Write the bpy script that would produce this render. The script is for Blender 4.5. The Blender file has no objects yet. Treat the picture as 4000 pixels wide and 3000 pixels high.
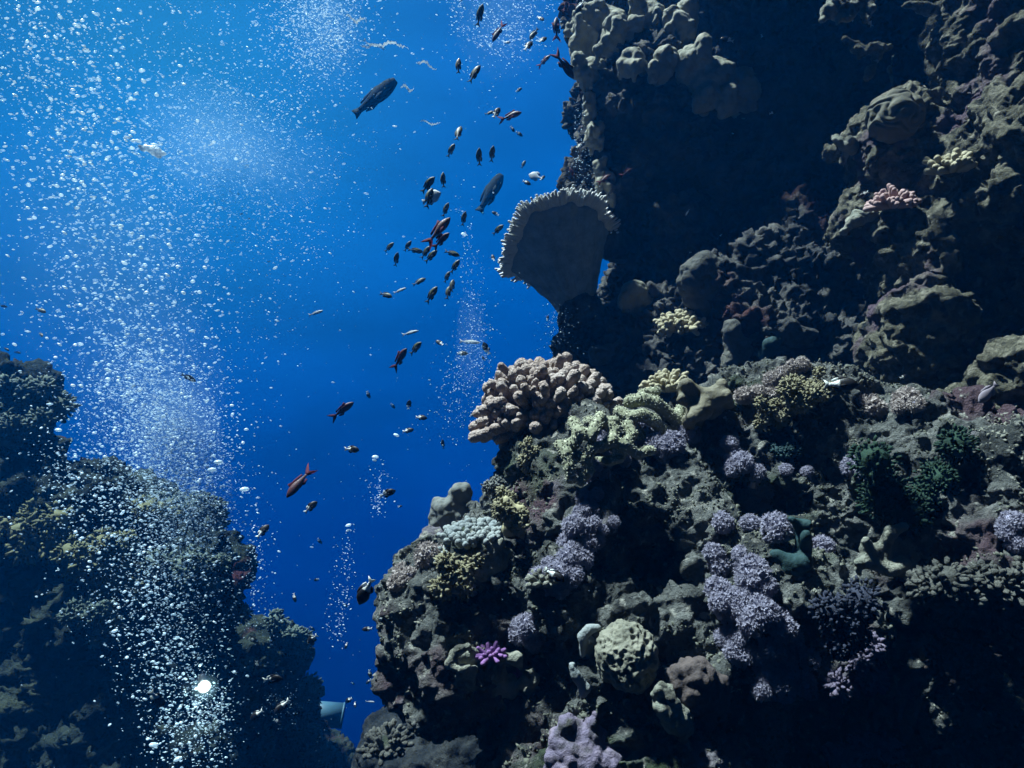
import bpy, math, random
import numpy as np
from mathutils import Vector, Matrix
from mathutils.bvhtree import BVHTree

random.seed(7)
RNG = np.random.default_rng(11)
S = bpy.context.scene
COL = S.collection
PI = math.pi

# ------------------------------------------------------------------ camera, water light, sun
cam = bpy.data.cameras.new("camera")
cam.lens = 24.0; cam.sensor_width = 36.0
cam.clip_start = 0.02; cam.clip_end = 500
cam_o = bpy.data.objects.new("camera", cam); COL.objects.link(cam_o)
cam_o.location = (0, 0, 0); cam_o.rotation_euler = (PI/2, 0, 0)
S.camera = cam_o

SUN_DIR = Vector((-0.38, 0.10, 0.92)).normalized()       # towards the sun
sun = bpy.data.lights.new("sun", 'SUN'); sun.energy = 5.0; sun.angle = math.radians(4.0)     # spread by the rippled surface
sun.color = (0.80, 0.97, 1.0)
sun_o = bpy.data.objects.new("sun", sun); COL.objects.link(sun_o)
sun_o.rotation_euler = SUN_DIR.to_track_quat('Z', 'Y').to_euler()
sun_o.location = SUN_DIR*30

GLOW_DIR = Vector((-0.42, 0.82, 0.36)).normalized()

def build_world():
    w = bpy.data.worlds.new("World"); S.world = w; w.use_nodes = True
    nt = w.node_tree; N = nt.nodes; L = nt.links
    bg = N['Background']
    tc = N.new('ShaderNodeTexCoord')
    sep = N.new('ShaderNodeSeparateXYZ'); L.new(tc.outputs['Generated'], sep.inputs[0])
    mr = N.new('ShaderNodeMapRange'); mr.inputs[1].default_value = -1; mr.inputs[2].default_value = 1
    L.new(sep.outputs['Z'], mr.inputs[0])
    cr = N.new('ShaderNodeValToRGB'); L.new(mr.outputs[0], cr.inputs[0])
    e = cr.color_ramp.elements
    stops = [(0.0, (0.0, 0.004, 0.06)), (0.27, (0.0, 0.014, 0.18)), (0.40, (0.0, 0.044, 0.34)),
             (0.50, (0.0, 0.092, 0.48)), (0.62, (0.0, 0.142, 0.60)), (0.74, (0.010, 0.185, 0.66)),
             (0.90, (0.12, 0.55, 1.1)), (1.0, (0.3, 0.8, 1.2))]
    e[0].position, e[0].color = stops[0][0], (*stops[0][1], 1)
    e[1].position, e[1].color = stops[-1][0], (*stops[-1][1], 1)
    for p, c in stops[1:-1]:
        q = e.new(p); q.color = (*c, 1)
    # darker water away from the sunlit side
    dv = N.new('ShaderNodeVectorMath'); dv.operation = 'DOT_PRODUCT'
    L.new(tc.outputs['Generated'], dv.inputs[0]); dv.inputs[1].default_value = (-0.02, 1.0, 0.05)
    mr2 = N.new('ShaderNodeMapRange'); mr2.interpolation_type = 'SMOOTHSTEP'
    mr2.inputs[1].default_value = 0.05; mr2.inputs[2].default_value = 1.0
    mr2.inputs[3].default_value = 0.02; mr2.inputs[4].default_value = 1.0
    L.new(dv.outputs['Value'], mr2.inputs[0])
    mul = N.new('ShaderNodeMix'); mul.data_type = 'RGBA'; mul.blend_type = 'MULTIPLY'; mul.inputs[0].default_value = 1
    L.new(cr.outputs[0], mul.inputs[6]); L.new(mr2.outputs[0], mul.inputs[7])
    # slow unevenness of the lit water
    nz = N.new('ShaderNodeTexNoise'); nz.inputs['Scale'].default_value = 3.2; nz.inputs['Detail'].default_value = 3
    mpn = N.new('ShaderNodeMapping'); mpn.inputs['Scale'].default_value = (1.0, 1.0, 2.6); mpn.inputs['Rotation'].default_value = (0, 0.35, 0)
    L.new(tc.outputs['Generated'], mpn.inputs[0]); L.new(mpn.outputs[0], nz.inputs['Vector'])
    nr = N.new('ShaderNodeMapRange'); nr.inputs[1].default_value = 0.3; nr.inputs[2].default_value = 0.7
    nr.inputs[3].default_value = 0.80; nr.inputs[4].default_value = 1.16; L.new(nz.outputs['Fac'], nr.inputs[0])
    mu2 = N.new('ShaderNodeMix'); mu2.data_type = 'RGBA'; mu2.blend_type = 'MULTIPLY'; mu2.inputs[0].default_value = 1
    L.new(mul.outputs[2], mu2.inputs[6]); L.new(nr.outputs[0], mu2.inputs[7]); mul = mu2
    # bright window of sunlit water
    dg = N.new('ShaderNodeVectorMath'); dg.operation = 'DOT_PRODUCT'
    L.new(tc.outputs['Generated'], dg.inputs[0]); dg.inputs[1].default_value = GLOW_DIR
    mx = N.new('ShaderNodeMath'); mx.operation = 'MAXIMUM'; mx.inputs[1].default_value = 0
    L.new(dg.outputs['Value'], mx.inputs[0])
    pw = N.new('ShaderNodeMath'); pw.operation = 'POWER'; pw.inputs[1].default_value = 26
    L.new(mx.outputs[0], pw.inputs[0])
    gl = N.new('ShaderNodeMix'); gl.data_type = 'RGBA'; gl.blend_type = 'ADD'
    sc = N.new('ShaderNodeMath'); sc.operation = 'MULTIPLY'; sc.inputs[1].default_value = 1.0
    L.new(pw.outputs[0], sc.inputs[0]); L.new(sc.outputs[0], gl.inputs[0])
    L.new(mul.outputs[2], gl.inputs[6]); gl.inputs[7].default_value = (0.02, 0.19, 0.23, 1)
    L.new(gl.outputs[2], bg.inputs[0]); bg.inputs[1].default_value = 0.212
build_world()

S.view_settings.view_transform = 'Standard'; S.view_settings.look = 'None'
S.view_settings.exposure = 1.68; S.view_settings.gamma = 1.0
S.render.engine = 'CYCLES'
cy = S.cycles
cy.use_denoising = True
try: cy.denoiser = 'OPENIMAGEDENOISE'
except Exception: pass
cy.max_bounces = 5; cy.diffuse_bounces = 2; cy.glossy_bounces = 2; cy.transmission_bounces = 3
cy.volume_bounces = 0; cy.transparent_max_bounces = 8
cy.sample_clamp_indirect = 6.0
cy.caustics_reflective = False; cy.caustics_refractive = False

K = 0.000375                                              # metres per photo pixel at 1 m
def P(px, py, d):
    return np.array(((px-2000)*K*d, d, (1500-py)*K*d))

# ------------------------------------------------------------------ numeric noise
_g = np.array([(1,1,0),(-1,1,0),(1,-1,0),(-1,-1,0),(1,0,1),(-1,0,1),(1,0,-1),(-1,0,-1),
               (0,1,1),(0,-1,1),(0,1,-1),(0,-1,-1),(1,1,0),(-1,1,0),(0,-1,1),(0,-1,-1)], np.float32)
def _hash(x, y, z, s):
    h = (x.astype(np.uint32)*np.uint32(374761393)) ^ (y.astype(np.uint32)*np.uint32(668265263)) \
        ^ (z.astype(np.uint32)*np.uint32(2147483647)) ^ np.uint32((s*974711+13) & 0xffffffff)
    h = (h ^ (h >> np.uint32(13)))*np.uint32(1274126177)
    h = (h ^ (h >> np.uint32(15)))*np.uint32(2246822519)
    return h ^ (h >> np.uint32(16))
def gnoise(Pt, seed=0):
    Pt = np.asarray(Pt, np.float32); f = np.floor(Pt); i = f.astype(np.int32); r = Pt-f
    u = r*r*r*(r*(r*6-15)+10); out = np.zeros(len(Pt), np.float32)
    for dx in (0, 1):
        wx = u[:,0] if dx else 1-u[:,0]
        for dy in (0, 1):
            wy = u[:,1] if dy else 1-u[:,1]
            for dz in (0, 1):
                wz = u[:,2] if dz else 1-u[:,2]
                g = _g[_hash(i[:,0]+dx, i[:,1]+dy, i[:,2]+dz, seed) & np.uint32(15)]
                out += wx*wy*wz*(g[:,0]*(r[:,0]-dx)+g[:,1]*(r[:,1]-dy)+g[:,2]*(r[:,2]-dz))
    return out
def fbm(Pt, octv=3, seed=0):
    a, o, s = 1.0, 0, 1.0
    for k in range(octv):
        o = o + a*gnoise(Pt*s+k*7.3, seed+k); a *= 0.5; s *= 2.03
    return o
def worley(Pt, seed=0):
    Pt = np.asarray(Pt, np.float32); f = np.floor(Pt); i = f.astype(np.int32); r = Pt-f
    F1 = np.full(len(Pt), 9, np.float32); F2 = F1.copy(); m = np.float32(1/4294967295)
    for dx in (-1,0,1):
        for dy in (-1,0,1):
            for dz in (-1,0,1):
                h = _hash(i[:,0]+dx, i[:,1]+dy, i[:,2]+dz, seed)
                a = h.astype(np.float32)*m
                h2 = _hash(h.astype(np.int32), i[:,1]+dy, i[:,2]+dz, seed+5); b = h2.astype(np.float32)*m
                h3 = _hash(h2.astype(np.int32), i[:,0]+dx, i[:,2]+dz, seed+9); c = h3.astype(np.float32)*m
                d = np.sqrt((dx+a-r[:,0])**2+(dy+b-r[:,1])**2+(dz+c-r[:,2])**2)
                F2 = np.where(d < F1, F1, np.minimum(F2, d)); F1 = np.minimum(F1, d)
    return F1, F2

# ------------------------------------------------------------------ mesh helpers
class MB:
    def __init__(s): s.v = []; s.q = []; s.t = []; s.n = 0
    def add(s, V, F):
        V = np.asarray(V, np.float32).reshape(-1, 3); F = np.asarray(F, np.int64)
        if len(F):
            (s.q if F.shape[1] == 4 else s.t).append(F+s.n)
        s.v.append(V); s.n += len(V)
        return s
    def arrays(s):
        V = np.concatenate(s.v) if s.v else np.zeros((0,3), np.float32)
        Q = np.concatenate(s.q) if s.q else np.zeros((0,4), np.int64)
        T = np.concatenate(s.t) if s.t else np.zeros((0,3), np.int64)
        return V, Q, T
def mesh_from(name, V, Q, T, mat, smooth=True):
    me = bpy.data.meshes.new(name)
    nq, ntr = len(Q), len(T)
    me.vertices.add(len(V)); me.vertices.foreach_set('co', np.asarray(V, np.float32).ravel())
    loops = np.concatenate([np.asarray(Q, np.int32).ravel(), np.asarray(T, np.int32).ravel()])
    me.loops.add(len(loops)); me.loops.foreach_set('vertex_index', loops)
    me.polygons.add(nq+ntr)
    st = np.concatenate([np.arange(nq)*4, nq*4+np.arange(ntr)*3]).astype(np.int32)
    me.polygons.foreach_set('loop_start', st)
    me.update(calc_edges=True)
    if smooth: me.polygons.foreach_set('use_smooth', np.ones(nq+ntr, bool))
    if mat: me.materials.append(mat)
    return me
def link(name, me, parent=None, loc=None):
    o = bpy.data.objects.new(name, me); COL.objects.link(o)
    if parent: o.parent = parent
    if loc is not None: o.location = [float(c) for c in loc]
    return o
def build(name, mb, mat, parent=None, loc=None, smooth=True):
    V, Q, T = mb.arrays()
    return link(name, mesh_from(name, V, Q, T, mat, smooth), parent, loc)
def tag(o, label, cat, group=None, kind=None):
    if label: o['label'] = label
    if cat: o['category'] = cat
    if group: o['group'] = group
    if kind: o['kind'] = kind
    return o
def empty(name, loc=(0,0,0)):
    o = bpy.data.objects.new(name, None); COL.objects.link(o); o.location = [float(c) for c in loc]
    o.empty_display_size = 0.02
    return o
def frame_of(n, spin=0.0):
    n = np.asarray(n, float); n = n/np.linalg.norm(n)
    a = np.array((0,0,1.0)) if abs(n[2]) < 0.9 else np.array((1.0,0,0))
    x = np.cross(a, n); x /= np.linalg.norm(x); y = np.cross(n, x)
    c, s = math.cos(spin), math.sin(spin)
    return np.stack([c*x+s*y, -s*x+c*y, n])               # rows
def tube(path, radii, seg=8, cap=True):
    path = np.asarray(path, float); n = len(path)
    tg = np.gradient(path, axis=0); V = []
    fr = frame_of(tg[0])
    x = fr[0]
    for i in range(n):
        t = tg[i]/(np.linalg.norm(tg[i])+1e-9)
        x = x-t*np.dot(x, t); x /= np.linalg.norm(x)+1e-9
        y = np.cross(t, x)
        a = np.arange(seg)*2*PI/seg
        V.append(path[i]+radii[i]*(np.cos(a)[:,None]*x+np.sin(a)[:,None]*y))
    V = np.concatenate(V)
    F = []
    for i in range(n-1):
        b = i*seg
        for j in range(seg):
            k = (j+1) % seg
            F.append((b+j, b+k, b+seg+k, b+seg+j))
    return V, np.array(F)
def finger(a, b, r0, r1, seg=8, rings=6, knob=1.0):
    """a rounded finger from a to b; radii r0 -> r1, closed by a round tip"""
    a = np.asarray(a, float); b = np.asarray(b, float)
    d = b-a; L = np.linalg.norm(d)+1e-9; d = d/L
    ts = list(np.linspace(0, 1, rings)); pts = [a+d*L*t for t in ts]
    rr = [r0+(r1-r0)*t**(1/knob) for t in ts]
    for q in (0.35, 0.65, 0.88, 0.99):
        pts.append(b+d*r1*q); rr.append(r1*math.sqrt(max(1-q*q, 0.0004)))
    return tube(np.array(pts), rr, seg)
_ico = {}
def ico(sub):
    if sub not in _ico:
        import bmesh
        bm = bmesh.new(); bmesh.ops.create_icosphere(bm, subdivisions=sub, radius=1)
        bm.verts.ensure_lookup_table()
        _ico[sub] = (np.array([v.co[:] for v in bm.verts]), np.array([[v.index for v in f.verts] for f in bm.faces]))
        bm.free()
    return _ico[sub]
def rand_dirs(n, rng=RNG):
    v = rng.normal(size=(n,3)); return v/np.linalg.norm(v, axis=1)[:,None]
def fib_dirs(n, zmin=-1.0):
    i = np.arange(n)+0.5; z = 1-(1-zmin)*i/n; ph = i*2.399963
    r = np.sqrt(1-z*z); return np.stack([r*np.cos(ph), r*np.sin(ph), z], 1)

def surface_nets(F, origin, h):
    s = F < 0
    c = np.zeros(tuple(n-1 for n in F.shape), np.int8)
    offs = [(a,b,d) for a in (0,1) for b in (0,1) for d in (0,1)]
    sl = lambda o: tuple(slice(o[k], F.shape[k]-1+o[k]) for k in range(3))
    for o in offs: c += s[sl(o)]
    m = (c > 0) & (c < 8)
    I = np.argwhere(m); idx = np.full(m.shape, -1, np.int64); idx[m] = np.arange(len(I))
    acc = np.zeros((len(I),3)); cnt = np.zeros(len(I))
    vals = {o: F[I[:,0]+o[0], I[:,1]+o[1], I[:,2]+o[2]] for o in offs}
    for o in offs:
        for ax in range(3):
            if o[ax]: continue
            p = list(o); p[ax] = 1; p = tuple(p)
            fa, fb = vals[o], vals[p]; cr = (fa < 0) != (fb < 0)
            t = np.where(cr, fa/np.where(cr, fa-fb, 1), 0)
            q = np.array(o, float)[None,:].repeat(len(I), 0); q[:,ax] += t
            acc += q*cr[:,None]; cnt += cr
    V = (I+acc/cnt[:,None])*h+origin
    Q = []
    for ax in range(3):
        b, d = (ax+1) % 3, (ax+2) % 3
        lo = [slice(None)]*3; hi = [slice(None)]*3
        lo[ax] = slice(0, -1); hi[ax] = slice(1, None)
        for k in (b, d): lo[k] = slice(1, -1); hi[k] = slice(1, -1)
        e = s[tuple(lo)] != s[tuple(hi)]
        E = np.argwhere(e)
        if not len(E): continue
        E[:,b] += 1; E[:,d] += 1
        ins = s[E[:,0], E[:,1], E[:,2]]
        def cell(ob, od):
            G = E.copy(); G[:,b] += ob; G[:,d] += od
            return idx[G[:,0], G[:,1], G[:,2]]
        q = np.stack([cell(-1,-1), cell(0,-1), cell(0,0), cell(-1,0)], 1)
        q = np.where(ins[:,None], q, q[:,::-1])
        Q.append(q)
    return V, np.concatenate(Q)

def sdf_mesh(prims, h, k, cuts=()):
    """smooth union of ('e',centre,radii) ellipsoids and ('c',a,b,ra,rb) round cones; cuts are ellipsoids taken away"""
    lo = np.full(3, 1e9); hi = -lo
    boxes = []
    for p in prims:
        if p[0] == 'e': a, b = p[1]-p[2], p[1]+p[2]
        else:
            a = np.minimum(p[1]-p[3], p[2]-p[4]); b = np.maximum(p[1]+p[3], p[2]+p[4])
        boxes.append((a, b)); lo = np.minimum(lo, a); hi = np.maximum(hi, b)
    pad = 3*k+3*h
    lo = lo-pad; hi = hi+pad
    n = np.ceil((hi-lo)/h).astype(int)+1
    acc = np.zeros(n, np.float32)
    ax = [lo[i]+np.arange(n[i])*h for i in range(3)]
    def grid(a, b):
        i0 = np.maximum(((a-lo)/h).astype(int), 0); i1 = np.minimum(((b-lo)/h).astype(int)+2, n)
        g = np.meshgrid(*[ax[i][i0[i]:i1[i]].astype(np.float32) for i in range(3)], indexing='ij', sparse=True)
        return tuple(slice(i0[i], i1[i]) for i in range(3)), g
    def dist(p, g):
        if p[0] == 'e':
            q = sum(((g[i]-p[1][i])/p[2][i])**2 for i in range(3))
            q = np.sqrt(q); g2 = np.sqrt(sum(((g[i]-p[1][i])/p[2][i]**2)**2 for i in range(3)))
            return q*(q-1)/(g2+1e-6)
        a, b, ra, rb = p[1:]; ba = b-a; L2 = float(np.dot(ba, ba))+1e-12
        t = np.clip(sum((g[i]-a[i])*ba[i] for i in range(3))/L2, 0, 1)
        return np.sqrt(sum((g[i]-a[i]-ba[i]*t)**2 for i in range(3)))-(ra+(rb-ra)*t)
    for p, (a, b) in zip(prims, boxes):
        sl, g = grid(a-pad, b+pad)
        acc[sl] += np.exp(np.clip(-dist(p, g)/k, -40, 40)).astype(np.float32)
    F = -k*np.log(acc+1e-18)
    for p in cuts:
        sl, g = grid(p[1]-p[2]-pad, p[1]+p[2]+pad)
        F[sl] = np.maximum(F[sl], -dist(p, g).astype(np.float32))
    return surface_nets(F.astype(np.float32), lo, h)

def vnormals(V, Q):
    n = np.cross(V[Q[:,2]]-V[Q[:,0]], V[Q[:,3]]-V[Q[:,1]])
    out = np.zeros_like(V)
    for k in range(4):
        for ax in range(3): out[:,ax] += np.bincount(Q[:,k], n[:,ax], len(V))
    return out/(np.linalg.norm(out, axis=1)[:,None]+1e-12)
def subdivide(V, Q):
    """each quad into four, smoothed once"""
    e = np.concatenate([Q[:,[0,1]], Q[:,[1,2]], Q[:,[2,3]], Q[:,[3,0]]]); es = np.sort(e, 1)
    key = es[:,0]*np.int64(len(V)+1)+es[:,1]
    u, inv = np.unique(key, return_inverse=True)
    a, b = u//(len(V)+1), u % (len(V)+1)
    em = (V[a]+V[b])/2; fc = V[Q].mean(1)
    nV, nE, m = len(V), len(u), len(Q); inv = inv.reshape(4, m)
    ei = nV+inv; fi = nV+nE+np.arange(m)
    W = np.concatenate([V, em, fc])
    N = np.concatenate([np.stack([Q[:,0], ei[0], fi, ei[3]], 1), np.stack([ei[0], Q[:,1], ei[1], fi], 1),
                        np.stack([fi, ei[1], Q[:,2], ei[2]], 1), np.stack([ei[3], fi, ei[2], Q[:,3]], 1)])
    return laplace(W, N, 0.4), N
def laplace(V, Q, w=0.5):
    acc = np.zeros_like(V); c = np.zeros(len(V))
    for k in range(4):
        i, j = Q[:,k], Q[:,(k+1) % 4]
        for ax in range(3): acc[:,ax] += np.bincount(i, V[j,ax], len(V))+np.bincount(j, V[i,ax], len(V))
        c += np.bincount(i, minlength=len(V))+np.bincount(j, minlength=len(V))
    return V*(1-w)+w*acc/c[:,None]

# ------------------------------------------------------------------ materials
ALB = 0.5                                                 # everything under water is darker than it looks
def rgb(c): return (c[0]*ALB, c[1]*ALB, c[2]*ALB, 1)
def noise_mat(name, cols, scale=8, detail=6, bump=0.3, bump_scale=60, bump_dist=0.01, rough=0.8, spots=None,
              spot_scale=90, spot_lo=0.12, spot_hi=0.2, vor_bump=0.0, spec=0.2, translucent=0.0, patches=None):
    m = bpy.data.materials.new(name); m.use_nodes = True
    nt = m.node_tree; N = nt.nodes; L = nt.links
    b = N['Principled BSDF']; b.inputs['Roughness'].default_value = rough
    b.inputs['Specular IOR Level'].default_value = spec
    tc = N.new('ShaderNodeTexCoord')
    nz = N.new('ShaderNodeTexNoise'); nz.inputs['Scale'].default_value = scale; nz.inputs['Detail'].default_value = detail
    nz.inputs['Roughness'].default_value = 0.72
    L.new(tc.outputs['Object'], nz.inputs['Vector'])
    cr = N.new('ShaderNodeValToRGB'); e = cr.color_ramp.elements
    n = len(cols); pos = [0.3+0.4*i/max(n-1,1) for i in range(n)]
    e[0].position = pos[0]; e[0].color = rgb(cols[0]); e[1].position = pos[-1]; e[1].color = rgb(cols[-1])
    for i in range(1, n-1):
        q = e.new(pos[i]); q.color = rgb(cols[i])
    L.new(nz.outputs['Fac'], cr.inputs[0]); col = cr.outputs[0]
    for (pc, ps, lo, hi, off) in (patches or ()):
        z2 = N.new('ShaderNodeTexNoise'); z2.inputs['Scale'].default_value = ps; z2.inputs['Detail'].default_value = 4
        mp = N.new('ShaderNodeMapping'); mp.inputs['Location'].default_value = (off, off*1.7, -off)
        L.new(tc.outputs['Object'], mp.inputs[0]); L.new(mp.outputs[0], z2.inputs['Vector'])
        r2 = N.new('ShaderNodeMapRange'); r2.inputs[1].default_value = lo; r2.inputs[2].default_value = hi
        L.new(z2.outputs['Fac'], r2.inputs[0])
        mx = N.new('ShaderNodeMix'); mx.data_type = 'RGBA'; L.new(r2.outputs[0], mx.inputs[0])
        L.new(col, mx.inputs[6]); mx.inputs[7].default_value = rgb(pc); col = mx.outputs[2]
    hgt = None
    if spots or vor_bump:
        vo = N.new('ShaderNodeTexVoronoi'); vo.inputs['Scale'].default_value = spot_scale
        L.new(tc.outputs['Object'], vo.inputs['Vector'])
        if spots:
            r3 = N.new('ShaderNodeMapRange'); r3.inputs[1].default_value = spot_hi; r3.inputs[2].default_value = spot_lo
            L.new(vo.outputs['Distance'], r3.inputs[0])
            mx = N.new('ShaderNodeMix'); mx.data_type = 'RGBA'; L.new(r3.outputs[0], mx.inputs[0])
            L.new(col, mx.inputs[6]); mx.inputs[7].default_value = rgb(spots); col = mx.outputs[2]
        if vor_bump:
            mm = N.new('ShaderNodeMath'); mm.operation = 'MULTIPLY'; mm.inputs[1].default_value = -vor_bump
            L.new(vo.outputs['Distance'], mm.inputs[0]); hgt = mm.outputs[0]
    L.new(col, b.inputs['Base Color'])
    if bump or hgt:
        n2 = N.new('ShaderNodeTexNoise'); n2.inputs['Scale'].default_value = bump_scale; n2.inputs['Detail'].default_value = 5
        n2.inputs['Roughness'].default_value = 0.7
        L.new(tc.outputs['Object'], n2.inputs['Vector'])
        h = n2.outputs['Fac']
        if hgt:
            ad = N.new('ShaderNodeMath'); ad.operation = 'ADD'; L.new(h, ad.inputs[0]); L.new(hgt, ad.inputs[1]); h = ad.outputs[0]
        bp = N.new('ShaderNodeBump'); bp.inputs['Strength'].default_value = bump; bp.inputs['Distance'].default_value = bump_dist
        L.new(h, bp.inputs['Height']); L.new(bp.outputs[0], b.inputs['Normal'])
    if translucent:
        tr = N.new('ShaderNodeBsdfTranslucent'); L.new(col, tr.inputs[0])
        ms = N.new('ShaderNodeMixShader'); ms.inputs[0].default_value = translucent
        L.new(b.outputs[0], ms.inputs[1]); L.new(tr.outputs[0], ms.inputs[2])
        L.new(ms.outputs[0], N['Material Output'].inputs['Surface'])
    return m

def split_mat(name, front, rear, at, soft=0.04, axis=0, rough=0.5, spec=0.3, tint=None, bump=0.1):
    """colour changes along the fish from rear to front"""
    m = bpy.data.materials.new(name); m.use_nodes = True
    nt = m.node_tree; N = nt.nodes; L = nt.links
    b = N['Principled BSDF']; b.inputs['Roughness'].default_value = rough; b.inputs['Specular IOR Level'].default_value = spec
    tc = N.new('ShaderNodeTexCoord'); sep = N.new('ShaderNodeSeparateXYZ'); L.new(tc.outputs['Object'], sep.inputs[0])
    mr = N.new('ShaderNodeMapRange'); mr.inputs[1].default_value = at-soft; mr.inputs[2].default_value = at+soft
    L.new(sep.outputs[axis], mr.inputs[0])
    mx = N.new('ShaderNodeMix'); mx.data_type = 'RGBA'; L.new(mr.outputs[0], mx.inputs[0])
    mx.inputs[6].default_value = rgb(rear); mx.inputs[7].default_value = rgb(front)
    L.new(mx.outputs[2], b.inputs['Base Color'])
    vo = N.new('ShaderNodeTexVoronoi'); vo.inputs['Scale'].default_value = 28; L.new(tc.outputs['Object'], vo.inputs['Vector'])
    bp = N.new('ShaderNodeBump'); bp.inputs['Strength'].default_value = bump; bp.inputs['Distance'].default_value = 0.02
    L.new(vo.outputs['Distance'], bp.inputs['Height']); L.new(bp.outputs[0], b.inputs['Normal'])
    return m

M = {}
rock_cols = [(0.03,0.036,0.036), (0.105,0.115,0.11), (0.25,0.265,0.25), (0.43,0.44,0.42)]
M['rock'] = noise_mat('reef_rock', rock_cols, scale=9, detail=8, bump=1.0, bump_scale=95, bump_dist=0.030, rough=0.9, spec=0.1,
    patches=[((0.15,0.10,0.12), 3.0, 0.58, 0.68, 3.1), ((0.08,0.12,0.06), 2.4, 0.57, 0.66, 9.7), ((0.33,0.31,0.36), 4.1, 0.60, 0.66, 5.2), ((0.55,0.55,0.49), 38, 0.60, 0.68, 1.3), ((0.025,0.03,0.03), 27, 0.60, 0.70, 4.4)])
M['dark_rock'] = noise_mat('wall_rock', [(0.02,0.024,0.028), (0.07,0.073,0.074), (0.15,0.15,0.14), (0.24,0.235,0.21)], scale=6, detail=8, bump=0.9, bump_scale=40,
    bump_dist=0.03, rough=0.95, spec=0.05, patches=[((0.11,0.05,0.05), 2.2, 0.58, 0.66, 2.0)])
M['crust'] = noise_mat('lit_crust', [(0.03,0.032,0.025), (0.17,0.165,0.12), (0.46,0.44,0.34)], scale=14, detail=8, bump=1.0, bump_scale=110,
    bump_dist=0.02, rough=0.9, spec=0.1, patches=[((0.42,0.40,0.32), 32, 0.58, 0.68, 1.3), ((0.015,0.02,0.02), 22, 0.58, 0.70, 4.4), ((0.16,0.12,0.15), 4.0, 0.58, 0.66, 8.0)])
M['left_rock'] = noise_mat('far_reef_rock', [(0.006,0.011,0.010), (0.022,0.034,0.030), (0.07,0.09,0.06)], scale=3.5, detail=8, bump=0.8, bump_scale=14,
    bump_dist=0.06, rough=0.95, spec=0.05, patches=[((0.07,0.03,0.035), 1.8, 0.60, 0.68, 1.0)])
M['shade_rock'] = noise_mat('shaded_shelf_rock', [(0.008,0.012,0.014), (0.03,0.036,0.04), (0.08,0.085,0.08)], scale=9, detail=8, bump=0.9, bump_scale=60, bump_dist=0.02, rough=0.95, spec=0.05)  # base colour lowered so the shelf looks shaded
M['turf'] = noise_mat('turf', [(0.05,0.058,0.045), (0.16,0.17,0.13), (0.36,0.36,0.30)], scale=6, bump=0.4, bump_scale=120)

# ------------------------------------------------------------------ the reef
def E(px, py, d, rx, ry, rd):
    return ('e', P(px, py, d), np.array((rx*K*d, rd, ry*K*d)))
BV = []
def reef(name, prims, cuts, h, k, mat, amp=1.0, sub=1, ledge=0.0, seed=0, knobs=1.0):
    V, Q = sdf_mesh(prims, h, k, cuts)
    keep = None
    V = laplace(V, Q, 0.5)
    Nn = vnormals(V, Q)
    p = V.astype(np.float32)
    w = np.stack([gnoise(p/0.3, 50+seed), gnoise(p/0.3, 51+seed), gnoise(p/0.3, 52+seed)], 1)*0.09
    d = 0.10*fbm((p+w)/0.42, 2, 1+seed)+0.062*(0.28-np.abs(gnoise((p+w)/0.17, 5+seed)))*1.6
    if ledge:
        d = d+ledge*np.sin((p[:,2]+0.25*p[:,0]+0.06*gnoise(p/0.2, 33))/0.085*2*PI*0.5)*(0.5+gnoise(p/0.3, 35))
    V = V+Nn*(d*amp)[:,None]
    for s in range(sub): V, Q = subdivide(V, Q)
    Nn = vnormals(V, Q); p = V.astype(np.float32)
    a = np.clip(0.55+1.3*gnoise(p/0.30, 61+seed), 0, 1)      # where the crust is knobby
    F1, F2 = worley(p/0.060, 3+seed)
    d = 0.030*a*knobs*(0.62-F1)+0.026*(0.25-np.abs(gnoise(p/0.075, 8+seed)))*1.5
    F1, F2 = worley(p/0.026, 14+seed)
    d = d+0.015*(0.55-F1)*knobs*(1.2-a)+0.012*gnoise(p/0.033, 18+seed)+0.009*gnoise(p/0.016, 19+seed)+0.006*(0.2-np.abs(gnoise(p/0.0095, 20+seed)))
    pit = np.clip(gnoise(p/0.05, 21+seed)-0.22, 0, 1)
    d = d-0.09*pit
    V = V+Nn*(d*amp)[:,None]
    o = link(name, mesh_from(name, V, Q, np.zeros((0,3)), mat)); o['kind'] = 'structure'
    BV.append(BVHTree.FromPolygons(V.tolist(), Q.tolist()))
    return o, V, Q

SLOPE = [E(2950,2680,1.97,1050,820,0.46), E(1800,2470,1.80,265,280,0.30), E(1720,2330,1.85,185,140,0.24), E(1900,2270,1.88,250,190,0.28),
    E(2130,1860,2.05,125,230,0.17), E(2080,2060,2.0,160,160,0.22), E(2480,2150,1.95,430,430,0.34), E(2560,1830,2.05,330,170,0.26),
    E(3060,1690,2.05,260,220,0.28), E(2860,1800,2.0,240,200,0.28), E(3400,1890,1.85,420,270,0.36), E(3780,1980,1.70,330,330,0.36),
    E(3500,2560,1.89,720,620,0.42), E(2420,3060,1.53,560,350,0.32), E(2960,2400,1.66,240,400,0.20), E(3060,2600,1.57,220,210,0.17), E(2650,2800,1.50,190,190,0.17), E(3300,3150,1.75,950,420,0.38), E(2450,2620,1.62,330,330,0.25),
    E(3950,2200,1.70,260,500,0.35), E(2700,2020,1.78,160,110,0.15), E(2240,2150,1.80,110,330,0.16), ('c', P(2350,1790,1.80), P(2270,2010,1.70), 0.050, 0.070), ('c', P(2270,2010,1.70), P(2170,2320,1.57), 0.070, 0.085),
    E(4800,2500,1.85,900,800,0.55), ('c', P(2420,2380,1.62), P(2640,2330,1.68), 0.05, 0.06)]
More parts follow.
